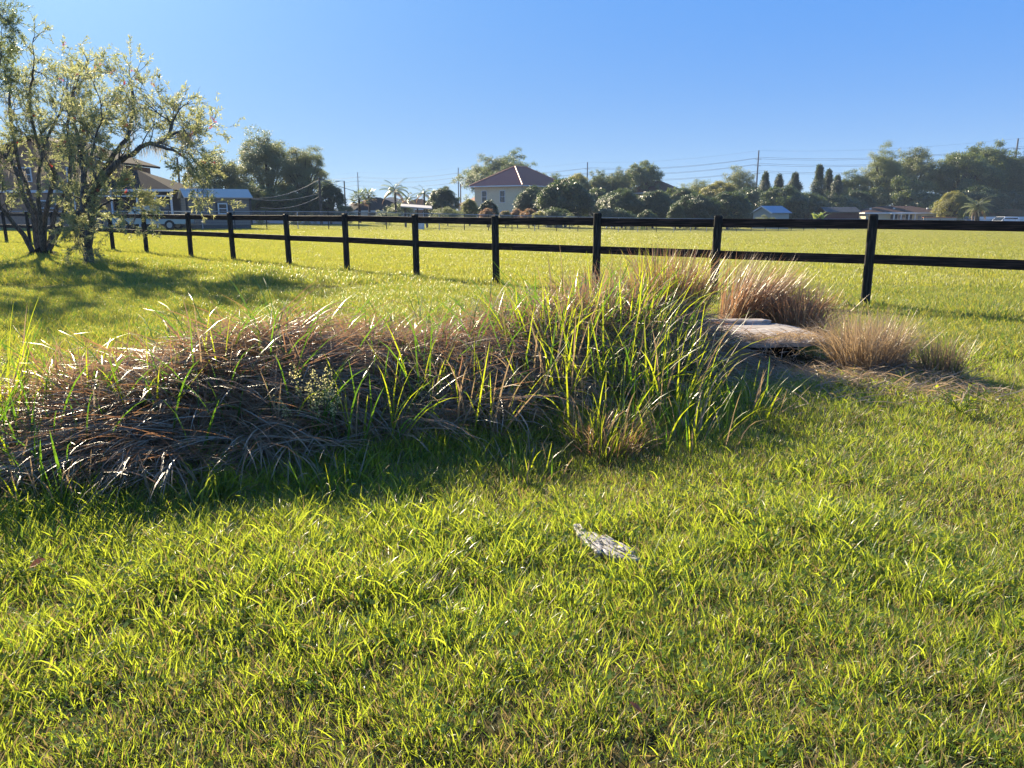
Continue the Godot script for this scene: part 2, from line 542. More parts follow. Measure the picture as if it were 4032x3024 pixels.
func build_lawn() -> void:
	var lm := ["grass_fresh", "grass_deep", "grass_dry"]
	var mm := ["field_fresh", "grass_deep", "grass_dry"]
	var fm := ["field_fresh", "field_deep", "grass_dry"]
	var near := []
	for k in 4: near.append(tuft(18, 0.02, 0.078, 0.07, 0.0035, [0.48, 0.30], 1.15, lm))
	for k in 2: near.append(tuft(16, 0.045, 0.12, 0.04, 0.0042, [0.68, 0.20], 0.9, lm, 4))      # taller bunches
	for k in 2: near.append(tuft(14, 0.03, 0.09, 0.08, 0.0036, [0.14, 0.18], 1.45, lm, 2))         # flat, mostly dead
	near.append(weed_tuft())
	var mid := []
	for k in 3: mid.append(tuft(20, 0.04, 0.11, 0.14, 0.006, [0.62, 0.24], 1.0, mm, 2))
	var far := []
	for k in 3: far.append(tuft(26, 0.05, 0.12, 0.35, 0.012, [0.60, 0.34], 0.8, fm, 2))
	var wide := []
	for k in 2: wide.append(tuft(44, 0.05, 0.12, 1.1, 0.028, [0.62, 0.34], 0.8, fm, 1))
	var put := {}
	for m in near + mid + far + wide: put[m] = []
	var zones := [[0.9, 3.6, 40000], [3.6, 7.0, 60000], [7.0, 15.0, 62000], [15.0, 38.0, 90000], [38.0, 125.0, 90000]]
	for zi in zones.size():
		var q: Array = zones[zi]
		for k in q[2]:
			var z := sqrt(rr(q[0] * q[0], q[1] * q[1]))
			var x := rr(-1, 1) * (z * 0.72 + 1.3)
			if bare(x, z): continue
			var hp := heap(x, z) if z < 10.5 and z > 3.0 else 0.0
			if hp > 0.16 and rng.randf() < 0.94: continue
			var beyond := z > fence_z(x)
			var pn := patch.get_noise_2d(x, z)
			if z < 9.0 and patch.get_noise_2d(x * 9.0 + 40.0, z * 9.0) < -0.08 and rng.randf() < 0.72: continue
			var s := rr(0.7, 1.35) * (1.0 + 0.5 * pn)
			var m: Mesh
			if z < 8.0:
				var u := rng.randf()
				if u < 0.06 + pn * 0.12: m = near[4 + rng.randi() % 2]
				elif u > 0.78 + pn * 0.3: m = near[6 + rng.randi() % 2]
				elif u > 0.755 + pn * 0.3: m = near[8]
				else: m = near[rng.randi() % 4]
				if z > 4: s *= 1.15
			elif z < 15.0 or not beyond:
				m = mid[rng.randi() % 3]
				if z > 16.0: s *= 1.4
			elif z < 40.0:
				m = far[rng.randi() % 3]
				s *= 0.9
			else:
				m = wide[rng.randi() % 2]
				s = rr(0.8, 1.2)
			put[m].append(turned(Vector3(x, land(x, z), -z), s))
	for k in 2600:
		var i := rng.randi() % (RIDGE.size() - 1)
		var t := rng.randf()
		var x := lerpf(RIDGE[i][0], RIDGE[i + 1][0], t) + rr(0.1, 0.75)
		var z := lerpf(RIDGE[i][1], RIDGE[i + 1][1], t) - rr(0.35, 1.25)
		if bare(x, z) or Vector2(x + 2.95, z - 4.3).length() < 0.3: continue
		put[near[4 + rng.randi() % 2]].append(turned(Vector3(x, land(x, z), -z), rr(1.0, 2.2), 0.4))
	for p in FENCE_POSTS:
		for k in 16:
			var x: float = p[0] + rng.randfn(0, 0.14)
			var z: float = p[1] + rng.randfn(0, 0.14)
			put[mid[rng.randi() % 3]].append(turned(Vector3(x, land(x, z), -z), rr(1.0, 2.3), 0.3))
	for m in near: scatter("lawn_grass", m, put[m], null, "stuff")
	for m in mid: scatter("lawn_grass", m, put[m], null, "stuff")
	for m in far: scatter("field_grass", m, put[m], null, "stuff")
	for m in wide: scatter("field_grass", m, put[m], null, "stuff")

# ------------------------------------------------------------------ the overgrown heap
func straw_tuft(n: int, l0: float, l1: float, mats: Array) -> ArrayMesh:   # long dead strands fallen over one another
	var s := [fresh(), fresh(), fresh()]
	for i in n:
		var t := rng.randf() * TAU
		var tilt := rr(0.85, 1.6)
		var d := Vector3(cos(t) * sin(tilt), cos(tilt), sin(t) * sin(tilt))
		var p := Vector3(rr(-0.16, 0.16), rr(-0.02, 0.05), rr(-0.16, 0.16))
		var u := rng.randf()
		blade(s[0 if u < 0.5 else (1 if u < 0.85 else 2)], p, d, rr(l0, l1), rr(0.004, 0.0105), rr(0.3, 1.5), 4, rr(-1.5, 1.5))
	return baked(s, mats)

func straw_stand(n: int, mats: Array) -> ArrayMesh:    # a loose tuft of dead blades still on their feet, tips bent or broken
	var s := [fresh(), fresh(), fresh()]
	for i in n:
		var t := rng.randf() * TAU
		var a := rr(0.05, 0.75)
		var u := rng.randf()
		blade(s[0 if u < 0.42 else (1 if u < 0.8 else 2)], Vector3(rr(-0.09, 0.09), 0, rr(-0.09, 0.09)), Vector3(cos(t) * sin(a), cos(a), sin(t) * sin(a)), rr(0.28, 0.58), rr(0.006, 0.012), rr(0.2, 2.4), 5, rr(-1.2, 1.2))
	return baked(s, mats)

func sheaf(n: int, l0: float, l1: float, mats: Array) -> ArrayMesh:    # a matted bundle fallen one way, towards +z
	var s := [fresh(), fresh(), fresh()]
	for i in n:
		var t := rng.randfn(0, 0.30)
		var el := rr(0.05, 0.75)
		var d := Vector3(sin(t) * cos(el), sin(el), cos(t) * cos(el))
		var u := rng.randf()
		blade(s[0 if u < 0.42 else (1 if u < 0.8 else 2)], Vector3(rr(-0.15, 0.15), rr(-0.01, 0.05), rr(-0.22, 0.05)), d, rr(l0, l1), rr(0.005, 0.012), rr(0.4, 1.5), 5, rr(-1.5, 1.5))
	return baked(s, mats)

func clump(called: String, label: String, category: String, at: Vector2, n: int, l0: float, l1: float, w: float, spread: float, lean: float, droop: float, mats: Array, mix: Array, tilt := Vector3.ZERO, group := "", segs := 5) -> Node3D:
	var o := thing(called, label, category, Vector3(at.x, land(at.x, at.y) - 0.02, -at.y), 0.0, group)
	var s := [fresh(), fresh(), fresh()]
	for i in n:
		var t := rng.randf() * TAU
		var r := sqrt(rng.randf()) * spread
		var u := rng.randf()
		var which := 0 if u < mix[0] else (1 if u < mix[0] + mix[1] else 2)
		var a := rr(0.0, lean) * (0.4 + 0.6 * r / spread)
		var d := Vector3(cos(t) * sin(a), cos(a), sin(t) * sin(a)) + tilt * rr(0.6, 1.3) + any_dir() * 0.22
		blade(s[which], Vector3(cos(t) * r, 0, sin(t) * r), d, rr(l0, l1), w * rr(0.65, 1.25), rr(0.0, droop) * (1.0 if rng.randf() < 0.72 else 2.2), segs, rr(-0.9, 0.9))
	for k in 3:
		if s[k].i.size():
			part(["outer_blades", "inner_blades", "dead_blades"][k], baked([s[k]], [mats[k]]), "", o, "stuff")
	return o

func build_heap() -> void:
	# the matted dead grass over the heap
	var kinds := [sheaf(34, 0.35, 0.85, ["straw_red", "straw_brown", "straw_grey"]), sheaf(34, 0.30, 0.75, ["straw_brown", "straw_grey", "straw_tan"]), straw_tuft(22, 0.22, 0.55, ["straw_red", "straw_brown", "straw_grey"]), straw_tuft(26, 0.25, 0.60, ["straw_red", "straw_brown", "straw_tan"]), straw_tuft(22, 0.30, 0.75, ["straw_brown", "straw_red", "straw_grey"])]
	var put := []
	for k in kinds.size(): put.append([])
	for k in 4600:
		var i := rng.randi() % (RIDGE.size() - 1)
		var t := rng.randf()
		var c := Vector2(lerpf(RIDGE[i][0], RIDGE[i + 1][0], t), lerpf(RIDGE[i][1], RIDGE[i + 1][1], t))
		var p := c + Vector2(rng.randfn(0, 0.42), rng.randfn(0, 0.48))
		var hp := heap(p.x, p.y)
		if hp < 0.05 or Vector2(p.x + 2.95, p.y - 4.3).length() < 0.42: continue
		var e := 0.08
		var n := Vector3(heap(p.x - e, p.y) - heap(p.x + e, p.y), 2 * e, -(heap(p.x, p.y - e) - heap(p.x, p.y + e))).normalized()
		var at := Vector3(p.x, land(p.x, p.y) + rr(-0.02, 0.05), -p.y)
		var which := rng.randi() % kinds.size()
		if which < 2:      # bundles fall down the slope, combed one way within a patch
			var down := Vector3(n.x, 0, n.z).normalized() if Vector2(n.x, n.z).length() > 0.08 else Vector3(0.4, 0, 1).normalized()
			down = down.rotated(Vector3.UP, patch.get_noise_2d(p.x * 4.0, p.y * 4.0) * 4.0 + rng.randfn(0, 0.35))
			var z := (down - n * down.dot(n)).normalized()
			put[which].append(Transform3D(Basis(n.cross(z), n, z).scaled(Vector3.ONE * rr(0.7, 1.15)), at))
		else:
			put[which].append(turned(at, rr(0.7, 1.2), 0.35, n))
	for k in kinds.size(): scatter("matted_dry_grass", kinds[k], put[k], null, "stuff")
	var up := [straw_stand(20, ["straw_red", "straw_brown", "straw_tan"]), straw_stand(16, ["straw_brown", "straw_grey", "straw_tan"])]
	var us := [[], []]
	for k in 230:
		var i := rng.randi() % (RIDGE.size() - 1)
		var t := rng.randf()
		var p := Vector2(lerpf(RIDGE[i][0], RIDGE[i + 1][0], t) + rng.randfn(0, 0.35), lerpf(RIDGE[i][1], RIDGE[i + 1][1], t) + rng.randfn(0.05, 0.38))
		us[k % 2].append(turned(Vector3(p.x, land(p.x, p.y), -p.y), rr(0.7, 1.25), 0.5))
	for k in 2: scatter("standing_dry_grass", up[k], us[k], null, "stuff")
	# loose hay lying on and before the slab
	var hay := straw_tuft(22, 0.12, 0.32, ["straw_tan", "straw_grey", "straw_tan"])
	var hw := []
	for k in 460:
		var x := rr(1.55, 3.9)
		var z := 6.75 + rng.randfn(0, 0.42) - (x - 2.7) * 0.12
		if x > 1.85 and x < 3.1 and z > 7.2: continue
		hw.append(turned(Vector3(x, land(x, z) + rr(-0.02, 0.0), -z), rr(0.6, 1.1), 0.25))
	for k in 70:                                                            # along the slab's front edge and its right half
		var x := rr(1.7, 3.1)
		var z := 7.30 + absf(rng.randfn(0, 0.16)) * (0.5 + 1.6 * smoothstep(2.2, 3.1, x))
		hw.append(turned(Vector3(x, 0.252, -z), rr(0.45, 0.8), 0.15))
	for k in 26:                                                             # strands hanging before the hollow
		var x := rr(1.75, 3.1)
		hw.append(turned(Vector3(x, rr(0.0, 0.24), -rr(7.05, 7.24)), rr(0.35, 0.65), 0.9))
	scatter("loose_hay", hay, hw, null, "stuff")
	# standing dry clumps
	var dry := ["straw_red", "straw_brown", "straw_tan"]
	var mixd := [0.5, 0.35]
	clump("dry_grass_clump", "tall reddish dry grass clump leaning right behind the grey slab", "grass clump", Vector2(2.75, 9.25), 850, 0.65, 1.15, 0.013, 0.28, 0.28, 0.9, dry, mixd, Vector3(0.42, 0, 0.05), "standing clumps of dry grass")
	clump("dry_grass_clump", "shorter rust brown grass clump at the far right corner of the slab", "grass clump", Vector2(3.35, 8.95), 520, 0.45, 0.80, 0.013, 0.30, 0.55, 1.3, dry, mixd, Vector3(0.05, 0, 0.05), "standing clumps of dry grass")
	clump("dry_grass_clump", "pale tan feathery dry clump standing right of the grey slab", "grass clump", Vector2(3.36, 7.15), 1700, 0.32, 0.70, 0.0055, 0.30, 0.50, 1.5, ["straw_tan", "straw_tan", "straw_grey"], mixd, Vector3(-0.03, 0, 0.0), "standing clumps of dry grass")
	clump("dry_grass_clump", "small dark clump of dry stems with leafy weeds, the clump farthest right", "grass clump", Vector2(3.85, 6.75), 480, 0.26, 0.48, 0.0055, 0.15, 0.34, 0.7, ["straw_brown", "straw_tan", "weed_leaf"], [0.45, 0.3], Vector3.ZERO, "standing clumps of dry grass")
	clump("dry_grass_clump", "upright reddish dry clump on the heap left of the tallest green blades", "grass clump", Vector2(0.95, 7.55), 760, 0.42, 0.80, 0.013, 0.42, 0.5, 1.1, dry, mixd, Vector3(0.02, 0, 0.05), "standing clumps of dry grass")
	clump("dry_grass_clump", "tall mixed dry clump with green blades touching the slab's left end", "grass clump", Vector2(1.55, 7.66), 760, 0.55, 0.95, 0.012, 0.28, 0.36, 0.9, ["straw_red", "straw_brown", "reed_green"], [0.5, 0.30], Vector3(0.05, 0, 0.05), "standing clumps of dry grass")
	clump("dry_grass_clump", "reddish dry tuft on the left hump of the heap, above the seeding weed", "grass clump", Vector2(-1.75, 5.65), 620, 0.28, 0.48, 0.0065, 0.22, 0.6, 1.3, dry, mixd, Vector3(0.12, 0, 0), "standing clumps of dry grass")
	clump("dry_grass_clump", "low rust brown tuft near the left end of the heap", "grass clump", Vector2(-2.62, 5.15), 520, 0.22, 0.42, 0.0065, 0.26, 0.8, 1.5, dry, mixd, Vector3(0.1, 0, 0), "standing clumps of dry grass")
	clump("dry_grass_clump", "low dry tuft with green tips at the front foot of the tall reeds", "grass clump", Vector2(0.62, 4.75), 420, 0.16, 0.36, 0.006, 0.24, 0.9, 1.6, ["straw_red", "straw_tan", "reed_green"], [0.4, 0.25], Vector3(0.1, 0, 0.1), "standing clumps of dry grass")
	# green reeds: [x, z, how many, shortest, longest, spread, label]
	var G := "green grass clumps growing through the heap"
	var reeds := [
		[0.30, 5.55, 95, 0.45, 0.85, 0.30, "tall bright green blades in the middle of the heap's front"],
		[0.75, 5.75, 130, 0.45, 0.95, 0.34, "tallest bright green grass clump, in front of the upright dry clump"],
		[1.12, 5.55, 130, 0.40, 0.90, 0.34, "dense bright green clump just left of the hay floor"],
		[1.35, 6.35, 90, 0.45, 0.85, 0.26, "bright green clump against the slab's left end"],
		[0.62, 5.0, 95, 0.30, 0.60, 0.30, "yellow green clump at the heap's foot above the surfaced root"],
		[1.15, 4.85, 90, 0.25, 0.50, 0.32, "shaded green clump low at the heap's right foot"],
		[1.75, 5.55, 60, 0.22, 0.45, 0.30, "small green clump on the edge of the hay floor"],
		[0.15, 6.15, 70, 0.45, 0.80, 0.30, "sparse green blades high on the heap, left of the tallest clump"],
		[0.50, 6.35, 90, 0.50, 0.95, 0.30, "tall bright blades behind the middle green clump"],
		[0.88, 6.50, 100, 0.50, 0.95, 0.30, "tall bright blades directly before the upright dry clump"],
		[1.22, 6.85, 80, 0.50, 0.90, 0.26, "tall green blades beside the clump at the slab's left end"],
		[-0.62, 5.35, 55, 0.45, 0.75, 0.12, "narrow upright clump of bright blades left of the heap's middle"],
		[-0.20, 5.25, 75, 0.35, 0.60, 0.30, "shaded arching green blades at the middle of the heap's foot"],
		[-0.95, 5.0, 75, 0.30, 0.55, 0.28, "dark green blades right beside the seeding weed"],
		[-1.45, 4.95, 55, 0.35, 0.60, 0.22, "dark green blades just left of the seeding weed"],
		[-1.95, 5.0, 40, 0.40, 0.62, 0.16, "group of leaning bright blades on the left half of the heap"],
		[-2.25, 4.75, 45, 0.35, 0.55, 0.16, "fan of green blades in the shade of the heap's left half"],
		[-2.72, 4.95, 34, 0.35, 0.60, 0.16, "few tall blades rising over the heap's low left end"],
		[-3.12, 4.62, 150, 0.42, 0.82, 0.26, "bright yellow green clump at the left edge of the heap"],
		[-2.75, 4.2, 30, 0.25, 0.45, 0.14, "short bright blades before the heap's left end"],
		[-2.35, 3.95, 85, 0.14, 0.30, 0.22, "rounded light green tuft on the lawn before the heap's left end"],
		[-0.98, 4.25, 60, 0.12, 0.26, 0.20, "small bright tuft on the lawn below the seeding weed"],
		[0.05, 4.35, 70, 0.14, 0.28, 0.26, "bright short tuft on the lawn before the heap's middle"],
	]
	for q in reeds:
		var far_side: float = smoothstep(5.6, 4.4, q[1])
		var front := -0.22 if q[0] < 0.0 else 0.0
		clump("green_grass_clump", q[6], "grass clump", Vector2(q[0], q[1] + front), int(q[2] * 0.95), q[3] * 0.9, q[4] * (1.2 if q[0] < 0.0 else 1.0), lerpf(0.014, 0.010, far_side), q[5], 0.60, 1.1, ["reed_green", "reed_dark", "straw_tan"], [0.48, 0.20], Vector3(0.02, 0, 0.04), G, 6)
	# single green spears standing out of the dead grass
	var sp := tuft(3, 0.45, 0.80, 0.06, 0.016, [0.8, 0.2], 0.4, ["reed_green", "reed_dark", "reed_green"], 6)
	var sl := []
	for k in 300:
		var i := rng.randi() % (RIDGE.size() - 1)
		var t := rng.randf()
		var p := Vector2(lerpf(RIDGE[i][0], RIDGE[i + 1][0], t) + rr(-0.6, 0.6), lerpf(RIDGE[i][1], RIDGE[i + 1][1], t) + rr(-0.9, 0.7))
		sl.append(turned(Vector3(p.x, land(p.x, p.y), -p.y), rr(0.7, 1.1), 0.2))
	scatter("green_spears", sp, sl, null, "stuff")
	build_slab()
	build_weeds()

func lumpy(w: float, h: float, d: float, nx: int, nz: int, rough: float, seed_: int, round_ := 0.15) -> Dictionary:   # a closed slab with an uneven outline and top
	var n := FastNoiseLite.new()
	n.seed = seed_
	n.frequency = 2.2
	var a := fresh()
	var top := []
	var low := []
	for j in nz + 1:
		for i in nx + 1:
			var u := float(i) / nx * 2 - 1
			var v := float(j) / nz * 2 - 1
			var k := 1.0 - round_ * (u * u * v * v)
			var x := u * w / 2 * k + n.get_noise_2d(v * d * 2, 7) * rough
			var z := v * d / 2 * k + n.get_noise_2d(u * w * 2, 19) * rough
			var edge := maxf(absf(u), absf(v))
			top.append(Vector3(x, h - 0.25 * h * pow(edge, 14) + n.get_noise_2d(x * 3, z * 0.8) * rough * 0.35, z))
			low.append(Vector3(x * 0.985, n.get_noise_2d(x * 2, z * 2 + 40) * rough * 0.4, z * 0.985))
	var c := nx + 1
	for j in nz:
		for i in nx:
			var k: int = j * c + i
			quad(a, top[k], top[k + c], top[k + c + 1], top[k + 1])
			quad(a, low[k], low[k + 1], low[k + c + 1], low[k + c])
	for i in nx:
		quad(a, low[i + 1], low[i], top[i], top[i + 1])
		var k: int = nz * c + i
		quad(a, low[k], low[k + 1], top[k + 1], top[k])
	for j in nz:
		var k: int = j * c
		quad(a, low[k], low[k + c], top[k + c], top[k])
		k += nx
		quad(a, low[k + c], low[k], top[k], top[k + c])
	return a

func build_slab() -> void:
	var o := thing("weathered_slab", "weathered grey wooden slab with a dark hollow under its front edge", "slab", Vector3(2.40, 0, -7.95), 0.03)
	var tp := part("top_board", one(lumpy(1.50, 0.055, 1.34, 24, 18, 0.018, 3)), "grey_wood", o)
	tp.position.y = 0.205
	var bk := part("back_board", one(lumpy(1.2, 0.05, 0.16, 16, 4, 0.02, 8)), "grey_wood", o)
	bk.position = Vector3(-0.08, 0.257, -0.56)
	for q in [[-0.5, 0.0, 0.4, 0.9], [0.5, -0.1, 0.3, 0.7], [0.0, -0.4, 0.9, 0.4]]:
		var l := part("support_block", one(lumpy(q[2], 0.2, q[3], 6, 6, 0.06, int(q[2] * 100))), "dark_hollow", o)
		l.position = Vector3(q[0], -0.015, q[1] - 0.25)
	var r := thing("surfaced_root", "cracked grey root showing through the lawn below the heap", "root", Vector3(0.41, 0.006, -3.20), 0.45)
	for q in [[0.0, 0.0, 0.08, 0.30, 0.0], [0.055, 0.03, 0.045, 0.24, 0.12], [-0.05, -0.02, 0.04, 0.20, -0.1], [0.02, 0.15, 0.05, 0.12, 0.5], [-0.02, -0.18, 0.05, 0.14, -0.3]]:
		var w := part("root_ridge", one(lumpy(q[2], 0.03, q[3], 6, 14, 0.014, int(q[3] * 100))), "root_wood", r)
		w.position = Vector3(q[0], rr(0.0, 0.012), q[1])
		w.rotation.y = q[4]
	var lg := thing("fallen_log", "bluish grey end of a fallen log at the left end of the heap", "log", Vector3(-3.12, 0.06, -4.28), 0.62)
	var a := fresh()
	var pts := []
	var rad := []
	for k in 9:
		pts.append(Vector3(-0.75 + k * 0.17, rr(-0.015, 0.015), rr(-0.02, 0.02)))
		rad.append(0.14 + rr(-0.015, 0.015) - (0.05 if k == 0 or k == 8 else 0.0))
	tube(a, pts, rad, 14)
	part("trunk", one(a), "grey_wood", lg)

func build_weeds() -> void:
	var o := thing("seeding_weed", "upright weed with pale cream seed heads in front of the heap", "weed", Vector3(-1.16, 0, -4.48))
	var heads := [[-0.02, 0.58, 0.0], [0.035, 0.55, 0.02], [0.075, 0.50, -0.01], [0.10, 0.46, 0.02], [-0.045, 0.50, 0.03], [0.0, 0.45, 0.05], [-0.13, 0.62, -0.03], [-0.22, 0.42, 0.0], [-0.17, 0.36, 0.02], [0.05, 0.60, -0.03]]
	for q in heads:
		var top := Vector3(q[0] * 1.2, q[1], q[2])
		var a := fresh()
		var foot := Vector3(q[0] * 0.4, 0, q[2])
		tube(a, [foot, foot.lerp(top, 0.5) + Vector3(rr(-0.01, 0.01), 0, 0), top], [0.004, 0.0032, 0.0015], 5)
		for k in 9:
			var t := rr(0.12, 0.8)
			leaf_face(a, foot.lerp(top, t), Vector3(rr(-1, 1), rr(0.2, 0.9), rr(-1, 1)).normalized(), Vector3.UP, rr(0.03, 0.07), 0.012)
		part("stem", one(a), "weed_leaf", o)
		var s := fresh()
		for k in 95:
			var t := pow(rng.randf(), 0.8)
			var c := foot.lerp(top, 1.0 - t * 0.36) + any_dir() * Vector3(1, 0.5, 1) * (0.006 + 0.026 * sin(t * PI))
			leaf_face(s, c, any_dir(), any_dir(), rr(0.008, 0.015), 0.009)
		part("seed_head", one(s), "seed_pale", o, "stuff")
	var p := thing("leafy_weed", "low broad leaved weed at the right edge of the lawn, in sun", "weed", Vector3(3.35, 0, -5.55))
	for st in 9:
		var a := fresh()
		var tip := Vector3(rr(-0.22, 0.22), rr(0.12, 0.27), rr(-0.15, 0.15))
		tube(a, [Vector3(rr(-0.05, 0.05), 0, 0), tip * 0.55 + Vector3(0, 0.03, 0), tip], [0.004, 0.003, 0.0015], 5)
		part("stem", one(a), "weed_leaf", p)
		var b := fresh()
		for k in 7:
			var d := Vector3(rr(-1, 1), rr(-0.2, 0.6), rr(-1, 1)).normalized()
			leaf_face(b, tip * rr(0.4, 1.0) + Vector3(0, 0.01, 0), d, Vector3.UP, rr(0.035, 0.07), 0.026)
		part("leaves", one(b), "reed_green", p, "stuff")
	for q in [[-1.95, 2.92, 0.07, "curled brown leaf lying on the lawn at the left edge"], [0.36, 1.98, 0.05, "brown leaf lying in the nearest grass right of centre"]]:
		var a := fresh()
		var c := Vector3.ZERO
		for k in 6:
			var t0 := float(k) / 6; var t1 := float(k + 1) / 6
			var w0 := sin(t0 * PI) * 0.3; var w1 := sin(t1 * PI) * 0.3
			for sd in [-1.0, 1.0]:
				quad(a, Vector3(t0 - 0.5, t0 * t0 * 0.25, 0) * q[2], Vector3(t1 - 0.5, t1 * t1 * 0.25, 0) * q[2], Vector3(t1 - 0.5, t1 * t1 * 0.25 + w1 * 0.5, sd * w1) * q[2], Vector3(t0 - 0.5, t0 * t0 * 0.25 + w0 * 0.5, sd * w0) * q[2])
		var o2 := part("fallen_leaf", one(a), "fallen_brown")
		o2.position = Vector3(q[0], 0.075, -q[1])
		o2.rotation = Vector3(0.3, rr(0, 3), 0.2)
		tag(o2, q[3], "leaf")

# ------------------------------------------------------------------ fences
const FENCE_POSTS := [[9.15, 9.1], [7.35, 10.65], [5.558, 12.084], [3.535, 13.532], [1.601, 14.729], [-0.329, 16.151], [-2.203, 17.871], [-4.153, 19.528], [-6.121, 21.336], [-8.344, 23.3], [-10.263, 24.884], [-12.663, 27.0], [-14.834, 29.0], [-17.1, 31.0], [-19.2, 32.8], [-21.4, 34.7], [-23.6, 36.5], [-25.9, 38.5]]

func build_fence() -> void:
	var posts := FENCE_POSTS
	var o := thing("board_fence", "dark brown two rail board fence crossing the whole lot", "fence", Vector3.ZERO)
	var prev := Vector3.ZERO
	var tops := [1.43, 1.42, 1.43, 1.40, 1.44, 1.38, 1.39, 1.40, 1.38, 1.41, 1.40, 1.40, 1.39, 1.4, 1.4, 1.4, 1.4, 1.4]
	for k in posts.size():
		var c := Vector3(posts[k][0], land(posts[k][0], posts[k][1]), -posts[k][1])
		var a := fresh()
		var hgt: float = tops[k] - c.y
		var pm := MeshInstance3D.new()
		box(a, Vector3(0, hgt / 2 - 0.1, 0), Vector3(0.125, hgt + 0.2, 0.125), Basis(), 0.022)
		var d := Vector3(posts[mini(k + 1, posts.size() - 1)][0] - posts[maxi(k - 1, 0)][0], 0, -(posts[mini(k + 1, posts.size() - 1)][1] - posts[maxi(k - 1, 0)][1]))
		pm = part("post", one(a), "post_wood", o)
		pm.position = c
		pm.rotation = Vector3(rr(-0.012, 0.012), atan2(-d.z, d.x), rr(-0.012, 0.012))
		if k > 0:
			for hh in [1.27, 0.74]:
				var side := (c - prev).cross(Vector3.UP).normalized()
				if side.z > 0: side = -side
				var q: Vector3 = prev + side * 0.086
				var r: Vector3 = c + side * 0.086
				q.y = hh + rr(-0.012, 0.012)
				r.y = hh + rr(-0.012, 0.012)
				var b := fresh()
				var dir := (r - q).normalized()
				box(b, Vector3.ZERO, Vector3(q.distance_to(r) - 0.004, 0.142, 0.038), Basis(), 0.005)
				var rm := part("rail", one(b), "fence_wood", o)
				rm.transform = Transform3D(Basis(dir, dir.cross(Vector3.UP).cross(dir).normalized() * -1 if false else Vector3.UP, dir.cross(Vector3.UP)).orthonormalized(), (q + r) / 2)
		prev = c

func build_chain_link() -> void:
	var o := thing("chain_link_fence", "low grey chain link fence far across the field", "fence", Vector3.ZERO)
	var line := [[-46.0, 55.0], [-30.0, 57.5], [-12.0, 61.5], [0.0, 68.0], [14.0, 76.0], [40.0, 96.0], [75.0, 112.0]]
	for s in line.size() - 1:
		var p := Vector2(line[s][0], line[s][1])
		var q := Vector2(line[s + 1][0], line[s + 1][1])
		var n := int(p.distance_to(q) / 2.6) + 1
		var last := Vector3.ZERO
		for k in n + 1:
			var c := p.lerp(q, float(k) / n)
			var v := Vector3(c.x, land(c.x, c.y), -c.y)
			if k < n or s == line.size() - 2:
				var a := fresh()
				tube(a, [Vector3(0, -0.05, 0), Vector3(0, 1.38, 0)], [0.036, 0.036], 6)
				part("post", one(a), "galvanised" if rng.randf() < 0.5 else "post_wood", o).position = v
			if k > 0:
				var b := fresh()
				tube(b, [last + Vector3(0, 1.36, 0), v + Vector3(0, 1.36, 0)], [0.026, 0.026], 5)
				part("top_rail", one(b), "galvanised", o)
				var m := fresh()
				quad(m, last + Vector3(0, 0.04, 0.03), v + Vector3(0, 0.04, 0.03), v + Vector3(0, 1.34, 0.03), last + Vector3(0, 1.34, 0.03))
				part("wire_mesh", one(m), "chain_mesh", o)
			last = v

# ------------------------------------------------------------------ buildings
func wall_box(o: Node, called: String, m: String, c: Vector3, s: Vector3, ch := 0.0) -> MeshInstance3D:
	var a := fresh()
	box(a, Vector3.ZERO, s, Basis(), ch)
	var w := part(called, one(a), m, o)
	w.position = c
	return w

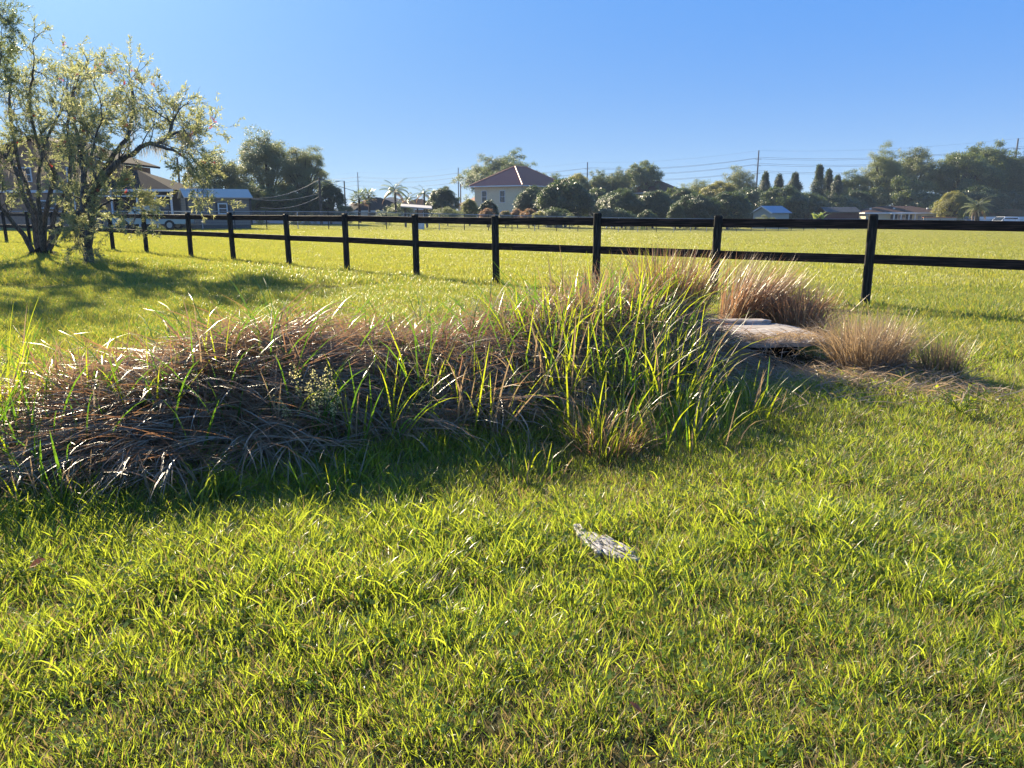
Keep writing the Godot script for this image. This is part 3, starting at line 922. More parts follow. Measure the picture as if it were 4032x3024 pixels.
# a hipped roof over w x d (eave to eave), its long ridge along x when w > d; ribs of tiles when pitch > 0
func hip_roof(o: Node, m: String, at: Vector3, w: float, d: float, rise: float, pitch := 0.0) -> void:
	var a := fresh()
	var run := minf(w, d) / 2
	var rx := maxf(0.0, w / 2 - run)
	var rz := maxf(0.0, d / 2 - run)
	var c := [Vector3(-w / 2, 0, d / 2), Vector3(w / 2, 0, d / 2), Vector3(w / 2, 0, -d / 2), Vector3(-w / 2, 0, -d / 2)]
	var r := [Vector3(-rx, rise, rz), Vector3(rx, rise, rz), Vector3(rx, rise, -rz), Vector3(-rx, rise, -rz)]
	for k in 4:
		var n := (k + 1) % 4
		if r[k].distance_to(r[n]) < 0.01: tri(a, c[k], c[n], r[n])
		else: quad(a, c[k], c[n], r[n], r[k])
	quad(a, c[3], c[2], c[1], c[0])
	var rf := part("roof", one(a), m, o)
	rf.position = at
	var e := fresh()
	for k in 4:
		var mid: Vector3 = (c[k] + c[(k + 1) % 4]) / 2
		var along: Vector3 = c[(k + 1) % 4] - c[k]
		box(e, mid + Vector3(0, -0.1, 0) - mid.normalized() * 0.03, Vector3(along.length() - (0.0 if k % 2 else 0.14), 0.2, 0.07), Basis(along.normalized(), Vector3.UP, along.normalized().cross(Vector3.UP)))
	part("fascia", one(e), "white_trim", rf)
	if pitch > 0.0:
		var ribs := fresh()
		for k in 4:
			var p: Vector3 = c[k]
			var q: Vector3 = c[(k + 1) % 4]
			var len := p.distance_to(q)
			var along := (q - p) / len
			var inward := Vector3.UP.cross(along)
			var count := int(len / pitch)
			for i in count:
				var s := (i + 0.5) / count * len
				var go := minf(minf(s, len - s), run)
				var st := p + along * s
				var en := st + inward * go + Vector3(0, rise * go / run, 0)
				var nn := (inward * -rise + Vector3.UP * run).normalized()
				var hw := pitch * 0.30
				var l0 := st - along * hw; var r0 := st + along * hw; var t0 := st + nn * 0.075
				var l1 := en - along * hw; var r1 := en + along * hw; var t1 := en + nn * 0.075
				quad(ribs, l0, t0, t1, l1)
				quad(ribs, t0, r0, r1, t1)
				tri(ribs, l0, r0, t0)
		part("tile_rows", one(ribs), m, rf, "stuff")
		for k in 4:
			var h := fresh()
			tube(h, [c[k] + Vector3(0, 0.05, 0), r[k] + Vector3(0, 0.05, 0)], [0.16, 0.16], 6)
			part("hip_tiles", one(h), "tile_orange", rf)
		if r[0].distance_to(r[2]) > 0.2:
			var h := fresh()
			tube(h, [r[0] + Vector3(0, 0.05, 0), r[2] + Vector3(0, 0.05, 0)], [0.16, 0.16], 6)
			part("ridge_tiles", one(h), "tile_orange", rf)

func gable_roof(o: Node, m: String, at: Vector3, w: float, d: float, rise: float, thick := 0.08) -> void:   # ridge along x, d deep
	var a := fresh()
	for s in [-1.0, 1.0]:
		var slope := Vector3(0, -rise, s * d / 2).normalized()
		var x := Vector3.RIGHT
		var n: Vector3 = (slope.cross(x) * s).normalized()
		if n.y < 0: n = -n
		var len := Vector2(rise, d / 2).length()
		box(a, Vector3(0, rise / 2, s * d / 4) + n * thick / 2, Vector3(w, thick, len), Basis(x, n, x.cross(n)))
	part("roof", one(a), m, o).position = at

func window_on(o: Node, at: Vector3, w: float, h: float, turn := 0.0, frame := "white_trim", glass := "glass_dark", bars := true) -> void:
	var f := fresh()
	var t := 0.09
	box(f, Vector3(0, h / 2, 0), Vector3(w + 2 * t, t, 0.08))
	box(f, Vector3(0, -h / 2, 0), Vector3(w + 2 * t, t, 0.08))
	for s in [-1.0, 1.0]: box(f, Vector3(s * (w / 2 + t / 2), 0, 0), Vector3(t, h - t, 0.08))
	if bars: box(f, Vector3(0, 0, 0), Vector3(w, 0.06, 0.07))
	var n := part("window", one(f), frame, o)
	n.position = at
	n.rotation.y = turn
	var g := fresh()
	box(g, Vector3(0, 0, -0.01), Vector3(w, h - t, 0.03))
	part("pane", one(g), glass, n)

func build_buildings() -> void:
	# cream house with the red tiled roof, seen at its corner
	var z := 140.0
	var cx := 1.88
	var g := land(cx, z)
	var th := deg_to_rad(36.5)
	var h := thing("tile_roof_house", "two storey cream stucco house with red tiled hip roof behind the field", "house", Vector3(cx, g, -z), -th)
	# local frame: the lit-side facade runs along -x, the shaded side along -z
	var L := 12.2
	var D := 15.5
	var eave := 5.571 - g
	wall_box(h, "wall", "stucco_cream", Vector3(-L / 2, eave / 2, -D / 2), Vector3(L - 1.4, eave, D - 1.4))
	hip_roof(h, "tile_red", Vector3(-L / 2, eave + 0.12, -D / 2), L, D, 9.162 - 5.571, 0.34)
	for q in [[-9.2, 0.72, 1.05, 2.1], [-5.0, 0.72, 1.05, 2.1]]:
		window_on(h, Vector3(q[0], eave * q[1], -0.68), q[2], q[3])
	window_on(h, Vector3(-5.0, eave * 0.24, -0.68), 0.9, 1.2, 0.0, "white_trim", "glass_sky", false)
	window_on(h, Vector3(-1.6, eave * 0.22, -0.68), 1.0, 1.5, 0.0, "porch_dark")
	for q in [-4.0, -8.5]:
		window_on(h, Vector3(-0.68, eave * 0.72, q), 1.0, 1.8, PI / 2)
	var wing := wall_box(h, "garage_wing", "stucco_cream", Vector3(-L - 2.4, 1.5, -D / 2), Vector3(7.2, 3.0, 8.0))
	hip_roof(wing, "tile_orange", Vector3(0, 1.55, 0), 8.2, 9.0, 2.5, 0.0)
	# far brown roofed house over the orchard
	house_hip("brown_roof_house", "house with dark brown hip roof showing above the orchard trees", 27.413, 150.0, -0.5, 10.5, 9.0, 4.418, 6.624, "stucco_cream", "tile_dull")
	var tk := thing("white_block_house", "small pale block with dark top just right of the brown roof", "building", Vector3(35.139, land(35.139, 165.0), -165.0))
	wall_box(tk, "wall", "vinyl_white", Vector3(0, 2.6, 0), Vector3(3.0, 7.6, 3.0))
	wall_box(tk, "roof", "shingle_dark", Vector3(0, 6.7, 0), Vector3(3.3, 0.6, 3.3))
	# dark roofs left of centre
	house_hip("dark_roof_house", "house with dark grey hip roof behind the sabal palms", -20.693, 120.0, 0.5, 9.5, 8.0, 1.234, 3.153, "vinyl_white", "shingle_dark")
	house_hip("grey_roof_house", "distant house with light grey roof behind the drooping palm", -25.897, 170.0, 0.2, 9.0, 8.0, 2.679, 3.938, "stucco_cream", "shingle_grey")
	house_hip("low_brown_house", "low house with brown roof right of the drooping palm", -15.917, 135.0, 0.0, 9.0, 8.0, 1.51, 3.129, "stucco_tan", "shingle_brown")
	# carport
	var cz := 74.0
	var px := -8.963
	var cp := thing("carport", "open carport with flat white slanted roof on wooden posts", "carport", Vector3(px, land(px, cz), -cz), 0.12)
	var top := 1.759 - land(px, cz)
	var rf := wall_box(cp, "roof", "metal_roof", Vector3(0, top, 0), Vector3(2.9, 0.10, 2.4), 0.02)
	rf.rotation = Vector3(0.10, 0, -0.07)
	for q in [[-1.0, 0.9], [0.9, 0.9], [-1.1, -0.8], [0.1, -0.8], [1.0, -0.8]]:
		wall_box(cp, "post", "pole_wood", Vector3(q[0], top / 2 - 0.12, q[1]), Vector3(0.13, top - 0.05, 0.13))
	for q in [[-0.8, 0.9, 0.7], [0.7, 0.9, -0.7]]:
		var b := wall_box(cp, "brace", "pole_wood", Vector3(q[0], top - 0.35, q[1] + 0.1), Vector3(0.08, 0.6, 0.08))
		b.rotation.z = q[2]
	build_grey_shed()
	build_left_house()
	build_ranch()
	# gabled shed with blue roof
	var sx := 36.212
	var gs := thing("blue_roof_shed", "small pale green gabled shed with blue metal roof", "shed", Vector3(sx, land(sx, 110.0), -110.0), 0.65)
	wall_box(gs, "wall", "siding_pale_green", Vector3(0, 1.1, 0), Vector3(4.2, 2.2, 2.9))
	var ga := fresh()
	for s in [-1.0, 1.0]:
		if s < 0: tri(ga, Vector3(s * 2.1, 2.2, -1.45), Vector3(s * 2.1, 2.2, 1.45), Vector3(s * 2.1, 3.0, 0))
		else: tri(ga, Vector3(s * 2.1, 2.2, 1.45), Vector3(s * 2.1, 2.2, -1.45), Vector3(s * 2.1, 3.0, 0))
	part("gable", one(ga), "siding_pale_green", gs)
	gable_roof(gs, "blue_roof", Vector3(0, 2.15, 0), 4.7, 3.5, 0.95)
	for s in [-1.0, 1.0]:
		var bb := wall_box(gs, "barge_board", "white_trim", Vector3(-2.38, 2.62, s * 0.87), Vector3(0.06, 0.16, 2.0))
		bb.rotation.x = s * 0.497
	# dark red shed
	var rx := 46.299
	var rs := thing("red_shed", "dark red shed with white trim line in the shade of cedars", "shed", Vector3(rx, land(rx, 112.0), -112.0))
	wall_box(rs, "wall", "barn_red", Vector3(0, 1.15, 0), Vector3(4.6, 2.3, 3.5))
	wall_box(rs, "trim", "white_trim", Vector3(0, 2.3, 1.78), Vector3(4.7, 0.08, 0.05))
	gable_roof(rs, "trim_black", Vector3(0, 2.28, 0), 5.0, 4.2, 0.7)

func house_hip(called: String, label: String, x: float, z: float, turn: float, w: float, d: float, eave: float, peak: float, wallm: String, roofm: String) -> void:
	var g := land(x, z)
	var o := thing(called, label, "house", Vector3(x, g, -z), turn)
	wall_box(o, "wall", wallm, Vector3(0, (eave - g) / 2, 0), Vector3(w - 1.0, eave - g, d - 1.0))
	hip_roof(o, roofm, Vector3(0, eave - g + 0.1, 0), w, d, peak - eave, 0.0)
	window_on(o, Vector3(-w * 0.2, (eave - g) * 0.55, d / 2 - 0.48), 1.2, 1.3)
	window_on(o, Vector3(w * 0.2, (eave - g) * 0.55, d / 2 - 0.48), 1.2, 1.3)

func build_grey_shed() -> void:
	var z := 60.0
	var cx := -24.74
	var th := deg_to_rad(32.0)
	var o := thing("grey_shed", "grey board sided shed with metal gable roof by the far fence", "shed", Vector3(cx, land(cx, z), -z), th)
	var L := 4.75
	var W := 2.45
	var eave := 2.36
	# local: long wall along +x at z = 0, gable end along -z at x = 0
	wall_box(o, "wall", "trim_black", Vector3(L / 2, 0.28 + (eave - 0.3) / 2, -W / 2), Vector3(L - 0.06, eave - 0.32, W - 0.06))
	var n := 11
	for k in n:
		var bh := (eave - 0.32) / n
		var y := 0.3 + bh * (k + 0.5)
		wall_box(o, "siding_board", "siding_grey", Vector3(L / 2, y, -0.012), Vector3(L - 0.2, bh - 0.018, 0.05))
		wall_box(o, "siding_board", "siding_warm", Vector3(0.012, y, -W / 2), Vector3(0.05, bh - 0.018, W - 0.2))
	var ga := fresh()
	var rise := 0.62
	tri(ga, Vector3(0, eave, -W), Vector3(0, eave, 0), Vector3(0, eave + rise, -W / 2))
	tri(ga, Vector3(L, eave, 0), Vector3(L, eave, -W), Vector3(L, eave + rise, -W / 2))
	part("gable", one(ga), "siding_warm", o)
	for q in [[0.0, 0.0], [L, 0.0], [0.0, -W]]:
		wall_box(o, "corner_board", "trim_black", Vector3(q[0], 0.28 + (eave - 0.3) / 2, q[1]), Vector3(0.13, eave - 0.3, 0.13))
	gable_roof(o, "metal_roof", Vector3(L / 2, eave - 0.03, -W / 2), L + 0.35, W + 0.35, rise + 0.05)
	window_on(o, Vector3(L * 0.55, 1.55, 0.04), 0.55, 0.75, 0.0, "white_trim", "glass_dark")
	for s in [-1.0, 1.0]: wall_box(o, "shutter", "trim_black", Vector3(L * 0.55 + s * 0.45, 1.55, 0.035), Vector3(0.14, 0.95, 0.05))
	window_on(o, Vector3(-0.03, eave + 0.15, -W / 2), 0.2, 0.26, PI / 2, "trim_black", "siding_warm", false)
	wall_box(o, "skirt", "trim_black", Vector3(L / 2, 0.13, -W / 2), Vector3(L - 0.1, 0.3, W - 0.1))

func build_left_house() -> void:
	var z := 66.0
	var x0 := -45.102
	var x1 := -33.575
	var o := thing("tan_house", "two storey tan house with dark shingled porch behind the left trees", "house", Vector3((x0 + x1) / 2, 0, -z))
	var w := x1 - x0
	var eave := 5.235
	wall_box(o, "wall", "stucco_tan", Vector3(0, eave / 2, -4), Vector3(w, eave, 8))
	var ga := fresh()
	tri(ga, Vector3(-w / 2, eave, 0), Vector3(w / 2, eave, 0), Vector3(0.4, eave + 2.0, 0))
	part("gable", one(ga), "stucco_tan", o)
	var r := Node3D.new()
	r.name = "gable_roof"
	o.add_child(r)
	r.rotation.y = PI / 2
	r.position = Vector3(0.2, eave - 0.05, -4)
	gable_roof(r, "shingle_dark", Vector3.ZERO, 9.0, w + 1.0, 2.1, 0.18)
	wall_box(o, "band", "white_trim", Vector3(0, 2.95, 0.03), Vector3(w + 0.05, 0.2, 0.12))
	window_on(o, Vector3(w * 0.28, 4.3, 0.03), 1.4, 1.1, 0.0, "white_trim", "glass_sky")
	window_on(o, Vector3(-w * 0.1, 4.3, 0.03), 1.2, 1.1, 0.0, "white_trim", "glass_dark")
	window_on(o, Vector3(w * 0.05, 1.6, 0.03), 1.2, 1.2, 0.0, "white_trim", "glass_dark")
	# porch wing to the right
	var p0 := -36.205 - (x0 + x1) / 2
	var p1 := -27.618 - (x0 + x1) / 2
	var pe := 3.071
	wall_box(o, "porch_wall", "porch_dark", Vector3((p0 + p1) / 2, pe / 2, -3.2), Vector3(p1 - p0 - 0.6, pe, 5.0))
	var pr := fresh()
	var pk := 4.767
	var zf := 1.4
	var zb := -6.0
	var a := Vector3(p0, pe, zf); var b := Vector3(p1, pe, zf); var c := Vector3(p1, pe, zb); var d := Vector3(p0, pe, zb)
	var e := Vector3(p0, pk, -2.3); var f := Vector3(p1 - 4.4, pk, -2.3)
	quad(pr, a, b, f, e); tri(pr, b, c, f); quad(pr, c, d, e, f); quad(pr, d, c, b, a); 
	part("porch_roof", one(pr), "shingle_dark", o)
	wall_box(o, "gutter", "white_trim", Vector3((p0 + p1) / 2, pe - 0.06, zf + 0.02), Vector3(p1 - p0, 0.2, 0.1))
	wall_box(o, "beam", "white_trim", Vector3((p0 + p1) / 2, pe - 0.5, zf - 0.2), Vector3(p1 - p0 - 0.3, 0.12, 0.1))
	for px in [p0 + 0.4, -32.799 - (x0 + x1) / 2, -30.696 - (x0 + x1) / 2, -29.206 - (x0 + x1) / 2, p1 - 0.3]:
		wall_box(o, "porch_column", "white_trim", Vector3(px, pe / 2 - 0.1, zf - 0.15), Vector3(0.13, pe - 0.2, 0.13))
	window_on(o, Vector3(p1 - 2.0, 1.5, -0.66), 1.3, 1.1, 0.0, "trim_black", "glass_sky")

func build_ranch() -> void:
	var z := 116.0
	var x0 := 51.91
	var x1 := 64.34
	var g := land((x0 + x1) / 2, z)
	var w := x1 - x0
	var o := thing("ranch_house", "long single storey cream ranch house with brown shingle roof at right", "house", Vector3((x0 + x1) / 2, g, -z))
	var eave := 0.977 - g
	wall_box(o, "wall", "siding_cream", Vector3(0, eave / 2, -3.6), Vector3(w - 0.5, eave, 7.2))
	hip_roof(o, "shingle_brown", Vector3(0, eave + 0.08, -3.6), w + 0.3, 8.2, 1.921 - 0.977, 0.0)
	var wx := func(px: float) -> float: return (px - 1957.0) / 182.0 * w
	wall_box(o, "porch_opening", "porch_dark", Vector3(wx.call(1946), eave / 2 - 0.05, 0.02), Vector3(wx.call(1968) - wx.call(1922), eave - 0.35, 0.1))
	wall_box(o, "porch_roof", "white_trim", Vector3(wx.call(1943), eave - 0.06, 0.7), Vector3(wx.call(1972) - wx.call(1915), 0.14, 1.3))
	for q in [1922, 1937, 1954, 1967]: wall_box(o, "porch_column", "white_trim", Vector3(wx.call(q), eave / 2 - 0.07, 1.2), Vector3(0.13, eave - 0.2, 0.13))
	window_on(o, Vector3(wx.call(2003), eave * 0.55, 0.03), 1.7, 1.2, 0.0, "white_trim", "glass_dark")
	for s in [-1.0, 1.0]: wall_box(o, "shutter", "shutter_grey", Vector3(wx.call(2003) + s * 1.2, eave * 0.55, 0.05), Vector3(0.4, 1.3, 0.06))
	window_on(o, Vector3(wx.call(2034), eave * 0.66, 0.03), 0.8, 0.6, 0.0, "white_trim", "glass_dark")
	window_on(o, Vector3(wx.call(1884), eave * 0.55, 0.03), 0.7, 1.0, 0.0, "white_trim", "glass_sky")
	window_on(o, Vector3(wx.call(1946), eave * 0.5, 0.1), 1.0, 1.7, 0.0, "white_trim", "glass_sky", false)
	for q in [1889, 1940, 2013]: wall_box(o, "roof_vent", "white_trim", Vector3(wx.call(q), eave + 0.55, -1.6), Vector3(0.22, 0.4, 0.22))

# ------------------------------------------------------------------ poles and wires
func wire(o: Node, p: Vector3, q: Vector3, sag: float, r: float) -> void:
	var a := fresh()
	var pts := []
	var rad := []
	for k in 13:
		var t := k / 12.0
		pts.append(p.lerp(q, t) - Vector3(0, sag * 4 * t * (1 - t), 0))
		rad.append(r)
	tube(a, pts, rad, 4, false)
	part("wire", one(a), "wire", o)

func build_power_line() -> void:
	var P := [[209.218, 225.0, 25.4], [163.69, 260.0, 23.848], [93.948, 305.0, 23.337], [34.526, 365.0, 22.561], [-28.998, 430.0, 23.431], [-96.928, 500.0, 24.2], [-184.571, 580.0, 25.228]]
	var names := ["tall steel transmission pole standing beyond the right edge", "tall steel transmission pole behind the oaks at far right", "tall steel transmission pole above the cedars", "steel transmission pole between the tile roof house and the orchard", "steel transmission pole just left of the tile roof house", "thin far transmission pole above the sabal palms", "farthest transmission pole behind the left tree group"]
	var heads := []
	for k in P.size():
		var x: float = P[k][0]
		var z: float = P[k][1]
		var g := land(x, z)
		var o := thing("transmission_pole", names[k], "utility pole", Vector3(x, g, -z), 0.0, "poles of the distant power line")
		var a := fresh()
		var top: float = P[k][2] - g
		tube(a, [Vector3.ZERO, Vector3(0, top, 0)], [0.42, 0.24], 8)
		part("pole", one(a), "pole_steel", o)
		for d in [0.17, 0.30, 0.45]:
			wall_box(o, "cross_arm", "pole_steel", Vector3(0, top * (1 - d * 0.75), 0), Vector3(2.4, 0.14, 0.14))
		heads.append(Vector3(x, P[k][2], -z))
	var line := thing("power_line", "thin double wires strung between the distant transmission poles", "wires", Vector3.ZERO)
	for k in heads.size() - 1:
		for d in [0.0, 0.17, 0.30, 0.45]:
			var p: Vector3 = heads[k] - Vector3(0, (heads[k].y) * d * 0.75, 0)
			var q: Vector3 = heads[k + 1] - Vector3(0, (heads[k + 1].y) * d * 0.75, 0)
			if d == 0.0: wire(line, p, q, 1.5, 0.022)
			else:
				wire(line, p + Vector3(-1, 0, 0), q + Vector3(-1, 0, 0), 1.8, 0.045)
				wire(line, p + Vector3(1, 0.5, 0), q + Vector3(1, 0.5, 0), 1.8, 0.045)
	# wooden poles
	var wz := 78.0
	var wxp := -18.911
	var up := thing("wooden_utility_pole", "brown wooden utility pole right of the left tree group", "utility pole", Vector3(wxp, land(wxp, wz), -wz))
	var a2 := fresh()
	var tp := 4.516 - land(wxp, wz)
	tube(a2, [Vector3.ZERO, Vector3(0, tp, 0)], [0.15, 0.10], 8)
	part("pole", one(a2), "pole_wood", up)
	wall_box(up, "bracket", "pole_steel", Vector3(0.25, tp - 0.15, 0), Vector3(0.6, 0.08, 0.08))
	var sl := thing("service_wires", "sagging service wires from the wooden pole to the grey shed", "wires", Vector3.ZERO)
	var head := Vector3(wxp, land(wxp, wz) + tp - 0.15, -wz)
	wire(sl, head, Vector3(-24.863, 2.573, -72.0), 0.7, 0.022)
	wire(sl, head - Vector3(0, 1.3, 0), Vector3(-24.863, 2.614, -72.0), 0.5, 0.022)
	wire(sl, head - Vector3(0, 1.6, 0), Vector3(-22.97, 1.67, -72.0), 0.5, 0.02)
	wire(sl, head, Vector3(-8.352, 2.436, -135.0), 1.2, 0.03)
	for q in [[-36.855, 88.0, 7.068, "wooden pole with a lamp rising behind the grey shed", true], [-51.185, 120.0, 6.139, "slim far pole left of the lamp pole", false], [-10.049, 155.0, 6.27, "short wooden pole at the left corner of the tile roof house", false], [-27.459, 130.0, 6.014, "grey street lamp pole left of the sabal palms", true]]:
		var o := thing("street_pole", q[3], "pole", Vector3(q[0], land(q[0], q[1]), -q[1]))
		var t: float = q[2] - land(q[0], q[1])
		var b := fresh()
		tube(b, [Vector3.ZERO, Vector3(0, t, 0)], [0.14, 0.10], 7)
		part("pole", one(b), "pole_wood", o)
		if q[4]:
			var dir := 1.0 if q[1] < 100.0 else -1.0
			var yy := t * 0.72 if q[1] < 100.0 else t
			wall_box(o, "arm", "pole_steel", Vector3(dir * 0.5, yy, 0), Vector3(1.0, 0.06, 0.06))
			wall_box(o, "lamp_head", "pole_steel", Vector3(dir * 1.1, yy - 0.03, 0), Vector3(0.7, 0.14, 0.26), 0.04)

# ------------------------------------------------------------------ trees
func leaf_clump(n: int, size: float, mats: Array, narrow := 0.5) -> ArrayMesh:    # a spray of leaves, flat side towards +y
	var s := [fresh(), fresh()]
	for k in n:
		var d := any_dir()
		var p := d * pow(rng.randf(), 0.5) * Vector3(1, 0.55, 1)
		var o := (Vector3(d.x, 0.1, d.z) + any_dir() * 0.55).normalized()
		leaf_face(s[0 if rng.randf() < 0.68 else 1], p, o, (Vector3.UP + any_dir() * 0.55).normalized(), size * rr(0.7, 1.35), size * narrow * rr(0.8, 1.2))
	return baked(s, mats)

var clumps := {}

func make_clumps() -> void:
	clumps = {
		"oak": [leaf_clump(34, 0.34, ["oak_leaf", "oak_light"], 0.6), leaf_clump(28, 0.36, ["oak_leaf", "oak_light"], 0.6)],
		"oak_pale": [leaf_clump(26, 0.30, ["oak_light", "pale_leaf"], 0.5), leaf_clump(22, 0.34, ["pale_leaf", "oak_light"], 0.5)],
		"mango": [leaf_clump(34, 0.50, ["mango_leaf", "mango_light"], 0.42), leaf_clump(30, 0.52, ["mango_leaf", "mango_leaf"], 0.42)],
		"glossy": [leaf_clump(30, 0.50, ["mango_leaf", "mango_light"], 0.5), leaf_clump(26, 0.52, ["mango_leaf", "mango_leaf"], 0.5)],
		"cedar": [leaf_clump(44, 0.36, ["cedar_leaf", "cedar_leaf"], 0.4), leaf_clump(40, 0.36, ["cedar_leaf", "oak_leaf"], 0.4)],
		"gold": [leaf_clump(30, 0.36, ["gold_leaf", "oak_light"], 0.6), leaf_clump(26, 0.36, ["oak_light", "gold_leaf"], 0.6)],
		"rust": [leaf_clump(30, 0.38, ["rust_leaf", "oak_light"], 0.5), leaf_clump(26, 0.40, ["oak_leaf", "rust_leaf"], 0.5)],
		"pale": [leaf_clump(28, 0.42, ["pale_leaf", "oak_light"], 0.45), leaf_clump(26, 0.40, ["pale_leaf", "oak_leaf"], 0.45)],
	}

# a tree with its foot at x, z; half the crown's width, heights of the crown's top and lowest leaves
func tree(label: String, kind: String, x: float, z: float, half: float, top: float, low: float, dens := 1.0, called := "", category := "tree") -> Node3D:
	var g := land(x, z)
	var names := {"oak": "oak_tree", "oak_pale": "oak_tree", "mango": "mango_tree", "glossy": "glossy_tree", "cedar": "cedar_tree", "gold": "gold_tree", "rust": "rust_shrub", "pale": "pale_tree"}
	var o := thing(called if called else names[kind], label, category, Vector3(x, g, -z), rr(0, TAU))
	var H := top - g
	var lowh := maxf(low - g, 0.0)
	var trunk := fresh()
	var mid := lerpf(lowh, H, 0.35)
	var r0 := clampf(H * 0.028, 0.04, 0.4)
	tube(trunk, [Vector3(0, -0.1, 0), Vector3(0, mid * 0.3, 0), Vector3(rr(-0.2, 0.2), mid, rr(-0.2, 0.2))], [r0 * 1.25, r0, r0 * 0.55], 7)
	part("trunk", one(trunk), "bark_dark", o)
	var ch := (H - lowh) / 2
	var cy := (H + lowh) / 2
	var put := []
	if kind == "cedar":
		var n := int(half * H * 30 * dens)
		for k in n:
			var t := pow(rng.randf(), 0.8)
			var rad := half * 1.25 * (1.0 - t * t * 0.5 - t * 0.45) * (0.75 + 0.25 * sin(t * 23.0 + x))
			var a := rng.randf() * TAU
			var rr_ := rad * sqrt(rr(0.35, 1.0))
			put.append(turned(Vector3(cos(a) * rr_, lowh + (H - lowh) * t * 0.97, sin(a) * rr_), 0.5 * rr(0.6, 1.1), 0.5, Vector3(cos(a), 0.5, sin(a)).normalized()))
	else:
		var dense := kind in ["mango", "glossy", "rust", "gold"]
		var gs := clampf(half * 0.20, 0.28, 1.05)
		var count := clampi(int(12.6 * half * ch / (1.15 * gs * gs) * (1.25 if dense else 0.85) * dens), 12, 420)
		var limbs := fresh()
		for k in count:
			var d := any_dir()
			if d.y < -0.2 and rng.randf() < 0.5: d.y = -d.y
			var wob := bumps.get_noise_3d(d.x * 3.2 + x, d.y * 3.2, d.z * 3.2 + z)
			var far := (0.80 + 0.20 * pow(rng.randf(), 0.6) if dense else 0.50 + 0.50 * sqrt(rng.randf())) * (0.90 + (0.35 if dense else 0.65) * wob)
			var nar := 1.0 - 0.22 * clampf(d.y, 0, 1)
			var q := Vector3(d.x * half * nar * far, cy + d.y * ch * far, d.z * half * nar * far)
			if q.y < 0.15: q.y = rr(0.1, 0.6)
			if k % 7 == 0:
				tube(limbs, [Vector3(0, mid * 0.55, 0), Vector3(q.x * 0.45, lerpf(mid * 0.5, q.y, 0.62), q.z * 0.45), q], [r0 * 0.5, r0 * 0.28, r0 * 0.08], 5, false)
			for j in 8:
				var o2 := any_dir() * gs * 0.75 * pow(rng.randf(), 0.5)
				o2.y *= 0.65
				put.append(turned(q + o2, gs * rr(0.38, 0.68), 0.6, (d * 0.6 + Vector3(0, 0.8, 0) + o2 / gs * 0.5).normalized()))
		part("limbs", one(limbs), "bark_dark", o)
	var mm: Array = clumps[kind]
	scatter("crown", mm[rng.randi() % mm.size()], put, o, "stuff")
	return o

